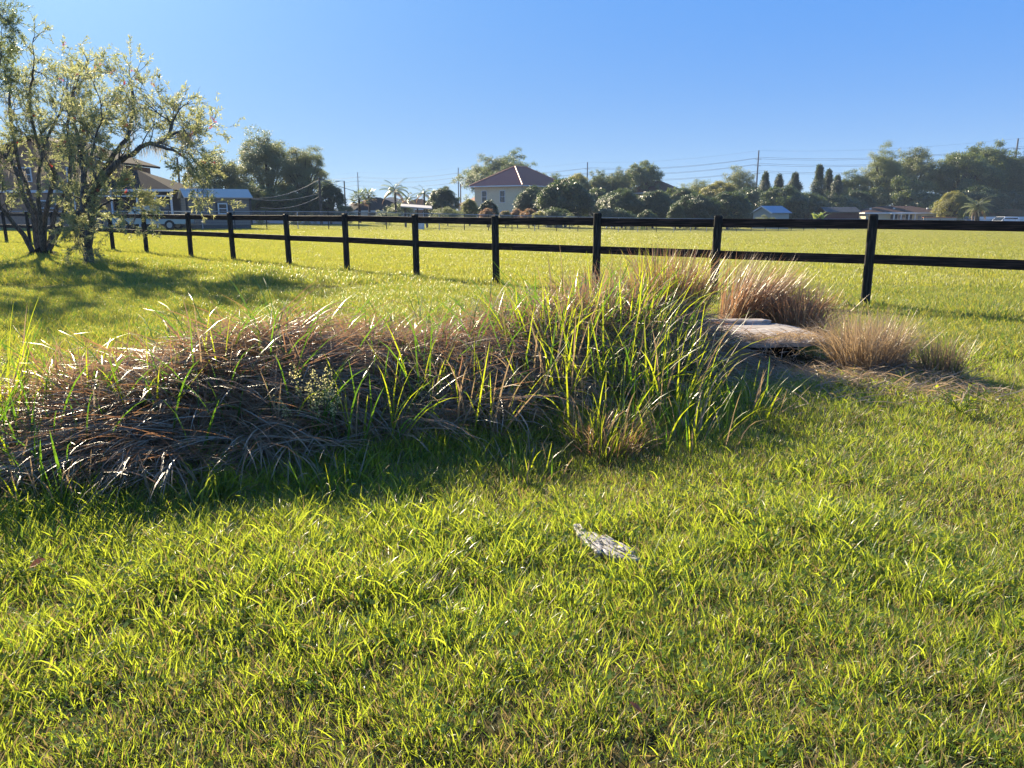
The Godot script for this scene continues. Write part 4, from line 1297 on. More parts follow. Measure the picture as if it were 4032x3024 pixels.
func build_trees() -> void:
	make_clumps()
	# [label, kind, x, z, half width, top, lowest leaves, density]
	var T := [
		["airy broad oak at the far left behind the grey shed", "oak_pale", -32.319, 88, 3.46, 7.557, -0.214, 1.2, "", "tree"],
		["tall rounded oak, highest of the left tree group", "oak_pale", -28.413, 92, 4.32, 9.913, -0.398, 1.2, "", "tree"],
		["oak with open top at the right end of the left tree group", "oak_pale", -23.582, 90, 3.08, 8.79, -0.357, 1.2, "", "tree"],
		["dark bushy tree under the left group, behind the shed's right end", "oak", -27.799, 84, 2.66, 3.99, 0.155, 0.8, "", "tree"],
		["dark bushy tree at the middle foot of the left group", "oak", -24.943, 86, 3.00, 3.952, 0.123, 0.8, "", "tree"],
		["dark bushy tree beside the wooden utility pole", "mango", -18.889, 82, 1.87, 4.116, 0.423, 0.8, "", "tree"],
		["small pale tree in the haze between tan house and shed", "oak_pale", -52.534, 110, 2.79, 7.847, 1.256, 0.7, "", "tree"],
		["low round bush before the pale blue fence, left one", "oak", -24.252, 76, 0.67, 0.371, -0.332, 0.8, "bush", "bush"],
		["low round bush before the pale blue fence, middle one", "oak", -20.966, 76, 0.77, 0.458, -0.332, 0.8, "bush", "bush"],
		["low round bush before the pale blue fence, right one", "pale", -19.589, 76, 0.67, 0.283, -0.332, 0.8, "bush", "bush"],
		["small light bush at the foot of the sabal palms", "pale", -17.023, 80, 1.12, 2.055, -0.058, 0.7, "bush", "bush"],
		["dark shrub row piece behind the carport", "oak", -15.709, 110, 2.37, 2.514, -0.515, 0.7, "bush", "bush"],
		["spreading shrub under the drooping palm", "pale", -13.556, 84, 1.60, 1.362, -0.136, 0.6, "bush", "bush"],
		["dense pointed bush tree left of the tile roof house", "mango", -9.833, 112, 2.27, 4.567, -0.164, 1.0, "", "tree"],
		["low spreading bush under the dense pointed tree", "pale", -7.041, 86, 1.85, 1.802, -0.076, 0.8, "bush", "bush"],
		["small round tree with brown tips at the house's left corner", "gold", -4.843, 90, 1.03, 2.739, -0.045, 1.0, "", "tree"],
		["small glossy tree before the cream wall between windows", "glossy", -2.573, 88, 1.12, 2.511, -0.112, 1.0, "", "tree"],
		["low rusty bush under the small glossy tree", "rust", -2.652, 84, 0.96, 1.506, -0.136, 0.9, "bush", "bush"],
		["rusty orange bush right of the small lower window", "rust", -0.688, 84, 0.85, 1.314, -0.136, 0.9, "bush", "bush"],
		["rust leaved bush beside the dark tree's foot", "rust", 0.596, 85, 0.86, 1.506, -0.155, 0.9, "bush", "bush"],
		["reddish bush below the large glossy tree", "rust", 1.774, 82, 0.94, 1.6, -0.192, 0.8, "bush", "bush"],
		["bright yellow green bush below the large glossy tree", "gold", 2.712, 80, 0.71, 1.231, -0.151, 1.0, "bush", "bush"],
		["small light shrub right of the yellow green bush", "pale", 6.041, 82, 0.83, 1.036, -0.192, 0.9, "bush", "bush"],
		["large oak whose crown rises behind the tile roof house", "oak", -1.612, 172, 10.91, 12.67, 2.103, 1.1, "", "tree"],
		["dark feathery tree against the house's right corner", "mango", 2.799, 104, 2.51, 4.465, -0.285, 1.1, "", "tree"],
		["large glossy dark tree with white glints right of the house", "glossy", 6.651, 98, 3.65, 5.123, -0.295, 1.2, "", "tree"],
		["yellowish oak behind the large glossy tree", "gold", 11.479, 140, 3.41, 7.542, 0.386, 1.0, "", "tree"],
		["mid green oak next to the yellowish one", "oak", 15.303, 142, 2.85, 7.867, 0.37, 1.0, "", "tree"],
		["dark filler tree behind the white garden arch", "mango", 14.871, 116, 2.82, 4.151, -0.625, 1.0, "", "tree"],
		["mossy oak left of the tallest orchard oak", "oak", 19.024, 145, 3.53, 8.733, 0.347, 1.0, "", "tree"],
		["tallest oak over the orchard, left of the brown roof", "oak", 24.602, 150, 4.30, 10.406, 1.168, 1.1, "", "tree"],
		["orchard mango tree at the row's left end", "mango", 14.264, 102, 2.63, 3.947, -0.487, 1.1, "", "tree"],
		["orchard mango tree in front of the brown roof", "mango", 18.622, 104, 2.98, 3.877, -0.526, 1.1, "", "tree"],
		["orchard mango tree right of the brown roof", "mango", 23.993, 112, 3.05, 4.44, -0.552, 1.1, "", "tree"],
		["pale mango bush at the row's front", "glossy", 15.475, 90, 1.14, 1.352, -0.461, 0.8, "bush", "bush"],
		["nearest orchard mango tree, with light green front", "mango", 22.934, 98, 3.09, 3.239, -0.635, 1.2, "", "tree"],
		["orchard mango tree at the row's right end", "mango", 27.382, 100, 3.29, 3.502, -0.679, 1.2, "", "tree"],
		["light green bush between two orchard trees", "glossy", 19.157, 92, 0.93, 2.138, -0.504, 1.0, "bush", "bush"],
		["grey green oak behind the white block", "oak_pale", 35.145, 150, 3.65, 7.046, 0.307, 1.0, "", "tree"],
		["brownish oak behind the orchard's right end", "gold", 36.404, 140, 4.01, 6.282, -0.419, 0.9, "", "tree"],
		["tall tan oak left of the cedars", "oak_pale", 40.585, 142, 4.07, 8.345, 0.37, 1.0, "", "tree"],
		["slim dark cedar directly under the transmission pole", "cedar", 40.771, 128, 2.02, 7.383, -0.993, 1.0, "", "tree"],
		["dark cedar second from the transmission pole", "cedar", 43.693, 130, 2.23, 7.11, -1.032, 1.0, "", "tree"],
		["broad dark cedar left of the twin cedar spires", "cedar", 46.282, 130, 2.79, 7.256, -1.032, 1.0, "", "tree"],
		["tallest dark cedar spire", "cedar", 48.616, 126, 1.99, 8.349, -0.954, 1.2, "", "tree"],
		["cedar spire just right of the tallest one", "cedar", 50.964, 128, 1.83, 7.742, -0.993, 1.2, "", "tree"],
		["dark cedar beside the red shed", "cedar", 51.641, 126, 2.17, 6.796, -0.954, 1.0, "", "tree"],
		["large round mango tree behind the blue roof shed", "mango", 40.34, 118, 4.23, 4.664, -0.798, 1.2, "", "tree"],
		["low bush before the blue roof shed", "pale", 33.593, 104, 1.32, 0.673, -0.646, 0.8, "bush", "bush"],
		["olive oak between cedars and the tall feathery oak", "oak", 59.854, 140, 4.01, 8.013, -1.227, 1.0, "", "tree"],
		["dark mossy tree left of the ranch house", "mango", 55.034, 126, 2.71, 4.522, -0.954, 1.0, "", "tree"],
		["tall feathery pale oak behind the ranch house, left one", "oak_pale", 65.512, 140, 4.41, 11.834, 0.386, 1.2, "", "tree"],
		["tall feathery pale oak behind the ranch house, right one", "oak_pale", 71.689, 142, 5.09, 12.139, 0.37, 1.2, "", "tree"],
		["dense dark oak filling the gap behind the ranch roof", "oak", 66.821, 136, 6.82, 6.681, -1.149, 1.0, "", "tree"],
		["large dark oak, broadest at right", "oak", 79.04, 140, 6.62, 12.221, -0.016, 1.2, "", "tree"],
		["tallest large oak near the right edge", "oak", 87.039, 144, 5.78, 13.163, 0.355, 1.2, "", "tree"],
		["dark oak cut by the right edge", "oak", 90.191, 140, 4.01, 9.968, -1.227, 1.1, "", "tree"],
		["oak beyond the right edge", "oak", 97.078, 140, 6.02, 11.136, -1.227, 1.0, "", "tree"],
		["light green sapling right of the ranch house", "gold", 62.669, 112, 2.57, 3.996, -0.681, 1.0, "", "tree"],
		["dark tree beside the ranch house's right end", "mango", 64.517, 118, 2.03, 2.991, -0.662, 1.0, "", "tree"],
		["oak understorey behind the broad palm", "mango", 76.426, 130, 4.66, 4.986, -0.582, 0.9, "", "tree"],
		["pinkish dry hedge bush behind the white wall, left one", "rust", 74.806, 126, 2.24, 1.798, -0.372, 0.8, "bush", "bush"],
		["pinkish dry hedge bush behind the white wall, right one", "rust", 79.601, 126, 2.72, 1.509, -0.372, 0.8, "bush", "bush"],
		["dark understorey tree right of the blue roof shed", "mango", 44.679, 120, 3.78, 3.834, -0.976, 1.1, "", "tree"],
		["dark understorey tree behind the red shed", "mango", 51.981, 124, 3.91, 3.49, -1.058, 1.1, "", "tree"],
		["dark understorey tree behind the orchard's right end", "mango", 36.712, 122, 3.84, 4.565, -1.017, 1.1, "", "tree"],
		["dark understorey tree left of the orchard row", "mango", 12.926, 120, 3.44, 4.379, -0.837, 1.1, "", "tree"],
		["dark understorey tree at the right edge", "mango", 84.668, 134, 4.80, 4.563, -0.955, 1.0, "", "tree"],
		["dark understorey tree behind the ranch house's right half", "mango", 68.813, 130, 4.10, 3.881, -0.882, 1.0, "", "tree"],
		["brown green hedge bush along the field's edge, under the glossy tree", "mango", 5.058, 92, 2.33, 1.507, -0.504, 1.0, "bush", "bush"],
		["dark understorey shrub behind the pale blue fence, left end", "oak", -32.731, 88, 2.46, 2.511, -0.112, 0.9, "bush", "bush"],
		["dark understorey shrub behind the pale blue fence, middle", "mango", -27.899, 89, 2.82, 2.928, -0.028, 0.9, "bush", "bush"],
		["dark understorey shrub behind the pale blue fence, right end", "mango", -23.21, 88, 2.57, 3.112, -0.011, 0.9, "bush", "bush"],
		["dark hedge bush at the foot of the orchard row, left part", "mango", 12.054, 92, 2.57, 1.507, -0.504, 1.0, "bush", "bush"],
	]
	for t in T:
		tree(t[0], t[1], t[2], t[3], t[4], t[5], t[6], t[7], t[8], t[9])
	palms()

func frond(a: Dictionary, p: Vector3, d: Vector3, length: float, droop: float, leaf_len: float, fan := false) -> void:
	if fan:   # a stalk with a round fan of strips
		var tip := p + d * length * 0.55 - Vector3(0, droop * 0.25, 0)
		tube(a, [p, tip], [0.025, 0.015], 4, false)
		var side := d.cross(Vector3.UP).normalized()
		for k in 17:
			var t := (k / 16.0 - 0.5) * 3.6
			var v := (d * cos(t) + side * sin(t) - Vector3(0, 0.25 + droop * 0.3, 0)).normalized()
			leaf_face(a, tip, v, Vector3.UP + any_dir() * 0.3, leaf_len * rr(0.8, 1.1), leaf_len * 0.10)
		return
	var pos := p
	var dir := d.normalized()
	var pts := []
	var axis := dir.cross(Vector3.DOWN).normalized()
	for k in 12:
		pts.append(pos)
		var side := dir.cross(Vector3.UP).normalized()
		if k > 1:
			for s in [-1.0, 1.0]:
				for j in 2:
					leaf_face(a, pos + dir * length / 24 * j, (dir * 0.5 + side * s * 0.8 - Vector3(0, 0.6, 0)).normalized(), Vector3.UP, leaf_len * (1.1 - k / 16.0), leaf_len * 0.09)
		pos += dir * length / 12
		dir = dir.rotated(axis, droop / 12)
	var rad := []
	for k in pts.size(): rad.append(0.03 * (1.0 - k / 14.0))
	tube(a, pts, rad, 4, false)

func palm(called: String, label: String, x: float, z: float, crown_y: float, n: int, length: float, fan: bool, r := 0.15, leafm := "palm_leaf") -> void:
	var g := land(x, z)
	var o := thing(called, label, "palm", Vector3(x, g, -z), rr(0, TAU))
	var H := crown_y - g
	var a := fresh()
	tube(a, [Vector3(0, -0.05, 0), Vector3(0.05, H * 0.5, 0), Vector3(0, H, 0)], [r * 1.2, r, r * 0.9], 8)
	part("trunk", one(a), "bark_dark", o)
	for k in n:
		var t := k * 2.399
		var e := lerpf(1.3, -0.5, float(k) / n)
		var f := fresh()
		frond(f, Vector3(0, H, 0), Vector3(cos(t) * cos(e), sin(e), sin(t) * cos(e)), length * rr(0.85, 1.1), rr(0.9, 1.7) if not fan else rr(0.2, 0.8), length * (0.30 if not fan else 0.55), fan)
		part("frond", one(f), leafm if k < n - 4 else "dead_frond", o)

func palms() -> void:
	palm("sabal_palm", "dark fan palm left of the dark grey roof, the lower of the pair", -18.383, 95.0, 2.7, 26, 1.5, true)
	palm("sabal_palm", "fan palm with rounded head over the dark grey roof", -20.297, 112.0, 3.361, 22, 1.5, true)
	palm("queen_palm", "tall feathery palm with drooping fronds left of the carport", -15.517, 105.0, 3.9, 20, 2.4, false, 0.14)
	palm("queen_palm", "shorter drooping palm directly beside the tall feathery one", -14.714, 112.0, 2.915, 14, 2.0, false, 0.14)
	palm("queen_palm", "thin yellowish feathery palm left of the dense round bush", -13.081, 118.0, 3.795, 14, 2.0, false, 0.14)
	palm("date_palm", "broad palm with stubby trunk standing beyond the ranch house", 59.069, 100.0, 1.793, 34, 2.0, false, 0.28, "pale_leaf")
	banana("pale leaved banana plant before the orchard row", 13.736, 92.0, 1.9)
	banana("banana plant with broad torn leaves left of the red shed", 41.241, 106.0, 2.5)
	banana("low banana plant right of the pale one", 15.634, 93.0, 1.3)

func banana(label: String, x: float, z: float, H: float) -> void:
	var g := land(x, z)
	var o := thing("banana_plant", label, "plant", Vector3(x, g, -z))
	for s in 3:
		var b := Vector3(rr(-0.5, 0.5), 0, rr(-0.4, 0.4))
		var a := fresh()
		tube(a, [b, b + Vector3(0, H * 0.6, 0)], [0.11, 0.07], 6)
		part("stem", one(a), "banana_leaf", o)
		for k in 6:
			var t := rng.randf() * TAU
			var f := fresh()
			blade(f, b + Vector3(0, H * 0.55, 0), Vector3(cos(t) * 0.7, 0.9, sin(t) * 0.7), H * rr(0.5, 0.75), 0.42, rr(0.8, 1.8), 6)
			part("leaf", one(f), "banana_leaf", o)

# ------------------------------------------------------------------ bottlebrush trees on the left
var spray_at := []

func path_of(d: Array) -> Array:
	var pts := []
	var rad := []
	for i in d.size() / 4:
		pts.append(Vector3(d[i * 4], d[i * 4 + 1], d[i * 4 + 2]))
		rad.append(d[i * 4 + 3])
	return [pts, rad]

func smooth_path(pts: Array, rad: Array, wob: float) -> Array:
	var p := []
	var r := []
	for i in pts.size() - 1:
		var a: Vector3 = pts[maxi(i - 1, 0)]; var b: Vector3 = pts[i]; var c: Vector3 = pts[i + 1]; var d: Vector3 = pts[mini(i + 2, pts.size() - 1)]
		for k in 3:
			var t := k / 3.0
			p.append(b.cubic_interpolate(c, a, d, t) + (Vector3(rr(-1, 1), rr(-1, 1), rr(-1, 1)) * wob if i + k > 0 else Vector3.ZERO))
			r.append(lerpf(rad[i], rad[i + 1], t))
	p.append(pts[-1])
	r.append(rad[-1])
	return [p, r]

func twig(a: Dictionary, p: Vector3, d: Vector3, length: float, r: float, level: int, droop: float, leafy: float) -> void:
	var pts := [p]
	var rad := [r]
	var dir := d.normalized()
	var n := 5
	for k in n:
		dir = (dir + any_dir() * 0.28 + Vector3(0, -droop * (k + 1) / n, 0)).normalized()
		pts.append(pts[-1] + dir * length / n)
		rad.append(r * (1.0 - 0.8 * (k + 1) / n))
	tube(a, pts, rad, 4 if level > 0 else 5, false)
	if level < 2:
		for k in 4 if level == 0 else 3:
			var t := rr(0.3, 1.0)
			var i := clampi(int(t * n), 0, n - 1)
			var q: Vector3 = pts[i].lerp(pts[i + 1], rng.randf())
			var dd: Vector3 = ((pts[i + 1] - pts[i]).normalized() + any_dir() * 0.9 + Vector3(0, 0.25 - droop, 0)).normalized()
			twig(a, q, dd, length * rr(0.45, 0.7), r * 0.5, level + 1, droop, leafy)
	if level > 0:
		for k in n:
			if rng.randf() < leafy:
				spray_at.append([pts[k + 1], (pts[k + 1] - pts[k]).normalized()])

func bottlebrush(called: String, label: String, limbs: Array, leafy: float, flowers: int, moss: int, moss_low: float, leafm: Array, droop := 0.1, up := 0.5, twigs := 11, first := 0.35) -> void:
	var base: Array = limbs[0]
	var foot := Vector3(base[0], 0, base[2])
	var o := thing(called, label, "tree", foot)
	spray_at = []
	var tips := fresh()
	var hang := []
	for L in limbs:
		var pr := path_of(L)
		for i in pr[0].size(): pr[0][i] -= foot
		var sp := smooth_path(pr[0], pr[1], 0.02)
		var a := fresh()
		var pts: Array = sp[0]
		var rad: Array = sp[1]
		tube(a, pts, rad, 9)
		part("limb", one(a), "bark_grey", o)
		var n: int = pts.size()
		for k in twigs:
			var t := rr(first, 1.0)
			var i := clampi(int(t * (n - 1)), 0, n - 2)
			var along: Vector3 = (pts[i + 1] - pts[i]).normalized()
			var d := (along * 0.6 + any_dir() * 0.9 + Vector3(0, up, 0)).normalized()
			twig(tips, pts[i], d, rr(0.6, 1.25) * clampf(0.35 + rad[i] * 14.0, 0.4, 1.0), maxf(rad[i] * 0.32, 0.010), 0, droop, leafy)
			if pts[i].y > moss_low: hang.append(pts[i])
		twig(tips, pts[-1], (pts[-1] - pts[-2]).normalized(), rr(0.8, 1.3), maxf(rad[-1] * 0.8, 0.012), 0, droop, leafy)
		twig(tips, pts[-1], (pts[-1] - pts[-2] + any_dir() * 0.3).normalized(), rr(0.6, 1.1), maxf(rad[-1] * 0.8, 0.012), 0, droop, leafy)
	part("branches", one(tips), "bark_grey", o, "stuff")
	var sprays := []
	for v in 3:
		var s := [fresh(), fresh()]
		for k in 15:
			var t := rng.randf() * 0.22
			var d := (Vector3(0, 1, 0) + any_dir() * 0.95).normalized()
			leaf_face(s[0 if rng.randf() < 0.65 else 1], Vector3(0, t, 0), d, any_dir(), rr(0.07, 0.12), rr(0.014, 0.022))
		sprays.append(baked(s, leafm))
	var put := [[], [], []]
	for q in spray_at:
		var b := Basis(Quaternion(Vector3.UP, q[1])) * Basis(Vector3.UP, rng.randf() * TAU)
		put[rng.randi() % 3].append(Transform3D(b.scaled(Vector3.ONE * rr(0.75, 1.35)), q[0]))
	for v in 3: scatter("foliage", sprays[v], put[v], o, "stuff")
	for k in flowers:
		var q: Array = spray_at[rng.randi() % spray_at.size()]
		var f := fresh()
		var d: Vector3 = (q[1] + Vector3(0, -0.7, 0)).normalized()
		for j in 46:
			var t := rng.randf()
			leaf_face(f, q[0] + d * t * 0.13, (any_dir() + d * 0.2).normalized(), any_dir(), 0.045, 0.008)
		part("flower", one(f), "red_flower", o)
	for k in moss:
		if hang.is_empty(): break
		var q: Vector3 = hang[rng.randi() % hang.size()]
		var f := fresh()
		var len := rr(0.25, 0.8)
		for j in 26:
			var p := q + Vector3(rr(-0.12, 0.12), rr(-0.05, 0.05), rr(-0.12, 0.12))
			blade(f, p, Vector3(rr(-0.35, 0.35), -1, rr(-0.35, 0.35)), len * rr(0.3, 1.0), 0.012, 0.0, 3, rr(0, 3))
		part("hanging_moss", one(f), "moss", o)

func build_bottlebrushes() -> void:
	var lm := ["bottlebrush_leaf", "bottlebrush_young"]
	bottlebrush("bottlebrush_tree", "leaning bottlebrush tree with red flowers arching over the fence toward the shed", [
		[-11.78, -0.057, -21.6, 0.14, -11.784, 0.296, -21.66, 0.127, -11.82, 0.699, -21.73, 0.114, -11.875, 1.151, -21.79, 0.101, -11.844, 1.776, -21.85, 0.088, -11.797, 2.335, -21.91, 0.074, -11.838, 2.793, -21.98, 0.061, -11.89, 3.261, -22.04, 0.048, -11.982, 3.811, -22.1, 0.035],
		[-11.748, 0.527, -21.6, 0.12, -11.567, 1.055, -21.55, 0.111, -11.468, 1.649, -21.5, 0.102, -11.182, 2.136, -21.45, 0.093, -10.787, 2.52, -21.4, 0.084, -10.514, 2.732, -21.35, 0.075, -10.096, 2.942, -21.3, 0.066, -9.705, 3.163, -21.25, 0.057, -9.299, 3.205, -21.2, 0.048, -9.057, 3.33, -21.15, 0.039, -8.878, 3.695, -21.1, 0.03],
		[-11.314, 1.991, -21.5, 0.085, -11.149, 2.461, -21.7, 0.075, -10.876, 2.971, -21.9, 0.064, -10.611, 3.387, -22.1, 0.054, -10.454, 4.075, -22.3, 0.043, -10.488, 4.645, -22.5, 0.033, -10.634, 4.891, -22.7, 0.022],
		[-9.484, 3.182, -21.2, 0.05, -9.1, 3.085, -21.0, 0.041, -8.725, 2.955, -20.8, 0.033, -8.394, 2.78, -20.6, 0.024, -8.178, 2.563, -20.4, 0.015],
		[-9.078, 3.334, -21.2, 0.04, -8.958, 3.475, -21.47, 0.032, -8.865, 3.547, -21.73, 0.023, -8.834, 3.451, -22.0, 0.015],
		[-11.645, 1.649, -21.5, 0.05, -11.268, 2.011, -21.3, 0.044, -10.997, 2.149, -21.1, 0.038, -11.019, 2.706, -20.9, 0.032, -10.737, 3.268, -20.7, 0.026, -10.397, 3.756, -20.5, 0.02],
		[-11.406, 1.282, -21.3, 0.03, -10.923, 1.622, -21.07, 0.025, -10.448, 1.763, -20.85, 0.021, -10.01, 1.643, -20.62, 0.017, -9.761, 1.385, -20.4, 0.012],
		[-11.594, 1.282, -21.3, 0.03, -11.581, 1.465, -21.07, 0.024, -11.536, 1.286, -20.83, 0.018, -11.415, 0.932, -20.6, 0.012],
		], 0.32, 34, 34, 2.6, lm, 0.05, 0.40, 9, 0.50)
	bottlebrush("bottlebrush_tree", "broad many stemmed bottlebrush tree with hanging moss at the left edge", [
		[-15.721, -0.067, -26.0, 0.1, -15.859, 0.129, -25.8, 0.088, -15.963, 0.673, -25.6, 0.076, -16.189, 1.146, -25.4, 0.064, -16.326, 1.551, -25.2, 0.052, -16.565, 2.003, -25.0, 0.04],
		[-15.69, -0.067, -26.0, 0.1, -15.878, 0.296, -26.07, 0.091, -15.898, 1.136, -26.14, 0.081, -16.161, 1.968, -26.21, 0.072, -16.34, 2.735, -26.29, 0.063, -16.629, 3.147, -26.36, 0.054, -16.986, 3.501, -26.43, 0.044, -17.309, 4.085, -26.5, 0.035],
		[-15.674, -0.067, -26.0, 0.095, -15.878, 0.291, -26.17, 0.085, -15.911, 1.254, -26.34, 0.076, -16.235, 2.331, -26.51, 0.066, -16.485, 3.05, -26.69, 0.057, -16.643, 4.411, -26.86, 0.047, -16.718, 5.069, -27.03, 0.038, -16.688, 5.612, -27.2, 0.028],
		[-15.643, -0.067, -26.0, 0.095, -15.523, 0.304, -25.89, 0.088, -15.28, 1.259, -25.78, 0.08, -14.899, 2.189, -25.67, 0.073, -14.656, 2.644, -25.56, 0.065, -14.825, 3.09, -25.44, 0.058, -14.975, 3.64, -25.33, 0.05, -15.019, 4.506, -25.22, 0.043, -14.792, 5.243, -25.11, 0.035, -14.612, 5.649, -25.0, 0.028],
		[-15.612, -0.067, -26.0, 0.095, -15.521, 0.293, -26.14, 0.085, -15.34, 1.134, -26.29, 0.076, -15.082, 1.853, -26.43, 0.066, -14.663, 2.392, -26.57, 0.057, -14.506, 3.051, -26.71, 0.047, -14.219, 3.768, -26.86, 0.038, -14.024, 4.485, -27.0, 0.028],
		[-15.597, -0.067, -26.0, 0.085, -15.167, 0.427, -25.83, 0.077, -14.714, 1.055, -25.66, 0.069, -14.285, 2.013, -25.49, 0.061, -13.979, 2.97, -25.31, 0.052, -13.83, 4.062, -25.14, 0.044, -13.526, 4.797, -24.97, 0.036, -13.247, 5.144, -24.8, 0.028],
		[-15.635, -0.006, -26.0, 0.08, -15.482, 0.371, -25.73, 0.071, -15.269, 1.436, -25.47, 0.063, -14.991, 2.515, -25.2, 0.054, -14.612, 3.278, -24.93, 0.045, -14.017, 4.013, -24.67, 0.037, -13.589, 4.408, -24.4, 0.028],
		[-15.55, 0.055, -26.0, 0.07, -15.127, 0.607, -25.8, 0.058, -14.573, 1.202, -25.6, 0.045, -14.014, 1.436, -25.4, 0.033, -13.589, 1.608, -25.2, 0.02],
		], 0.28, 12, 60, 2.4, lm, 0.02, 0.55, 11, 0.52)
	bottlebrush("sweetgum_tree", "taller tree whose thin leafy branches reach in at the top left corner", [
		[-18.304, 0.081, -24.5, 0.24, -18.124, 1.811, -24.65, 0.205, -17.789, 3.618, -24.8, 0.17, -17.344, 5.254, -24.95, 0.135, -16.769, 6.861, -25.1, 0.1],
		[-17.166, 4.792, -24.5, 0.07, -16.306, 5.819, -24.4, 0.056, -15.439, 6.564, -24.3, 0.041, -15.193, 6.857, -24.2, 0.026, -14.929, 6.835, -24.1, 0.012],
		[-17.504, 3.592, -24.5, 0.07, -16.739, 4.407, -24.6, 0.056, -16.07, 5.084, -24.7, 0.041, -15.774, 5.627, -24.8, 0.026, -15.639, 6.039, -24.9, 0.012],
		[-17.642, 3.186, -24.5, 0.06, -16.625, 3.58, -24.35, 0.048, -15.686, 4.491, -24.2, 0.036, -15.287, 5.119, -24.05, 0.024, -14.913, 5.604, -23.9, 0.012],
		[-16.368, 6.733, -24.5, 0.06, -15.576, 7.441, -24.3, 0.044, -15.143, 7.637, -24.1, 0.028, -14.817, 7.159, -23.9, 0.012],
		], 0.34, 0, 0, 9.0, ["oak_leaf", "bottlebrush_leaf"], 0.05, 0.4, 5, 0.45)
	# dark soil and dead grass heaped round the tree feet
	for q in [[-15.665, 26.0, 0.75, "dark mulch heaped round the many stemmed tree"], [-11.827, 21.7, 0.42, "dark mulch round the foot of the leaning tree"]]:
		var a := fresh()
		var R := 14
		for k in R:
			var t0 := TAU * k / R
			var t1 := TAU * (k + 1) / R
			for s in 4:
				var r0: float = q[2] * s / 4.0
				var r1: float = q[2] * (s + 1) / 4.0
				var f := func(r: float, t: float) -> Vector3: return Vector3(cos(t) * r * (1 + 0.2 * sin(t * 3 + q[1])), 0.42 * q[2] * pow(1.0 - r / q[2], 1.3) - 0.01, sin(t) * r)
				quad(a, f.call(r0, t1), f.call(r1, t1), f.call(r1, t0), f.call(r0, t0))
		var o := part("mulch_mound", one(a), "dark_hollow")
		o.position = Vector3(q[0], land(q[0], q[1]), -q[1])
		tag(o, q[3], "mulch")

# ------------------------------------------------------------------ vehicles and yard things
func wheel(o: Node, at: Vector3, r: float) -> void:
	var a := fresh()
	tube(a, [Vector3(0, 0, -0.11), Vector3(0, 0, -0.09), Vector3(0, 0, 0.09), Vector3(0, 0, 0.11)], [r * 0.9, r, r, r * 0.9], 18)
	var w := part("wheel", one(a), "rubber", o)
	w.position = at
	var b := fresh()
	tube(b, [Vector3(0, 0, -0.115), Vector3(0, 0, 0.118)], [r * 0.58, r * 0.55], 14)
	part("rim", one(b), "rim_metal", w)

func profile(a: Dictionary, outline: Array, width: float, top_in: float, y_in: float) -> void:   # extrudes a side outline (counter-clockwise) across z, narrower above y_in
	var n := outline.size()
	var f := []
	var b := []
	for p in outline:
		var w: float = width / 2 - (top_in if p.y > y_in else 0.0)
		f.append(Vector3(p.x, p.y, w))
		b.append(Vector3(p.x, p.y, -w))
	var poly := PackedVector2Array(outline)
	var idx := Geometry2D.triangulate_polygon(poly)
	for k in idx.size() / 3:
		var p: Vector3 = f[idx[k * 3]]; var q: Vector3 = f[idx[k * 3 + 1]]; var r: Vector3 = f[idx[k * 3 + 2]]
		if (q - p).cross(r - p).z > 0: tri(a, p, q, r)
		else: tri(a, p, r, q)
		p.z = b[idx[k * 3]].z; q.z = b[idx[k * 3 + 1]].z; r.z = b[idx[k * 3 + 2]].z
		if (q - p).cross(r - p).z < 0: tri(a, p, q, r)
		else: tri(a, p, r, q)
	for k in n:
		var m := (k + 1) % n
		quad(a, f[k], b[k], b[m], f[m])

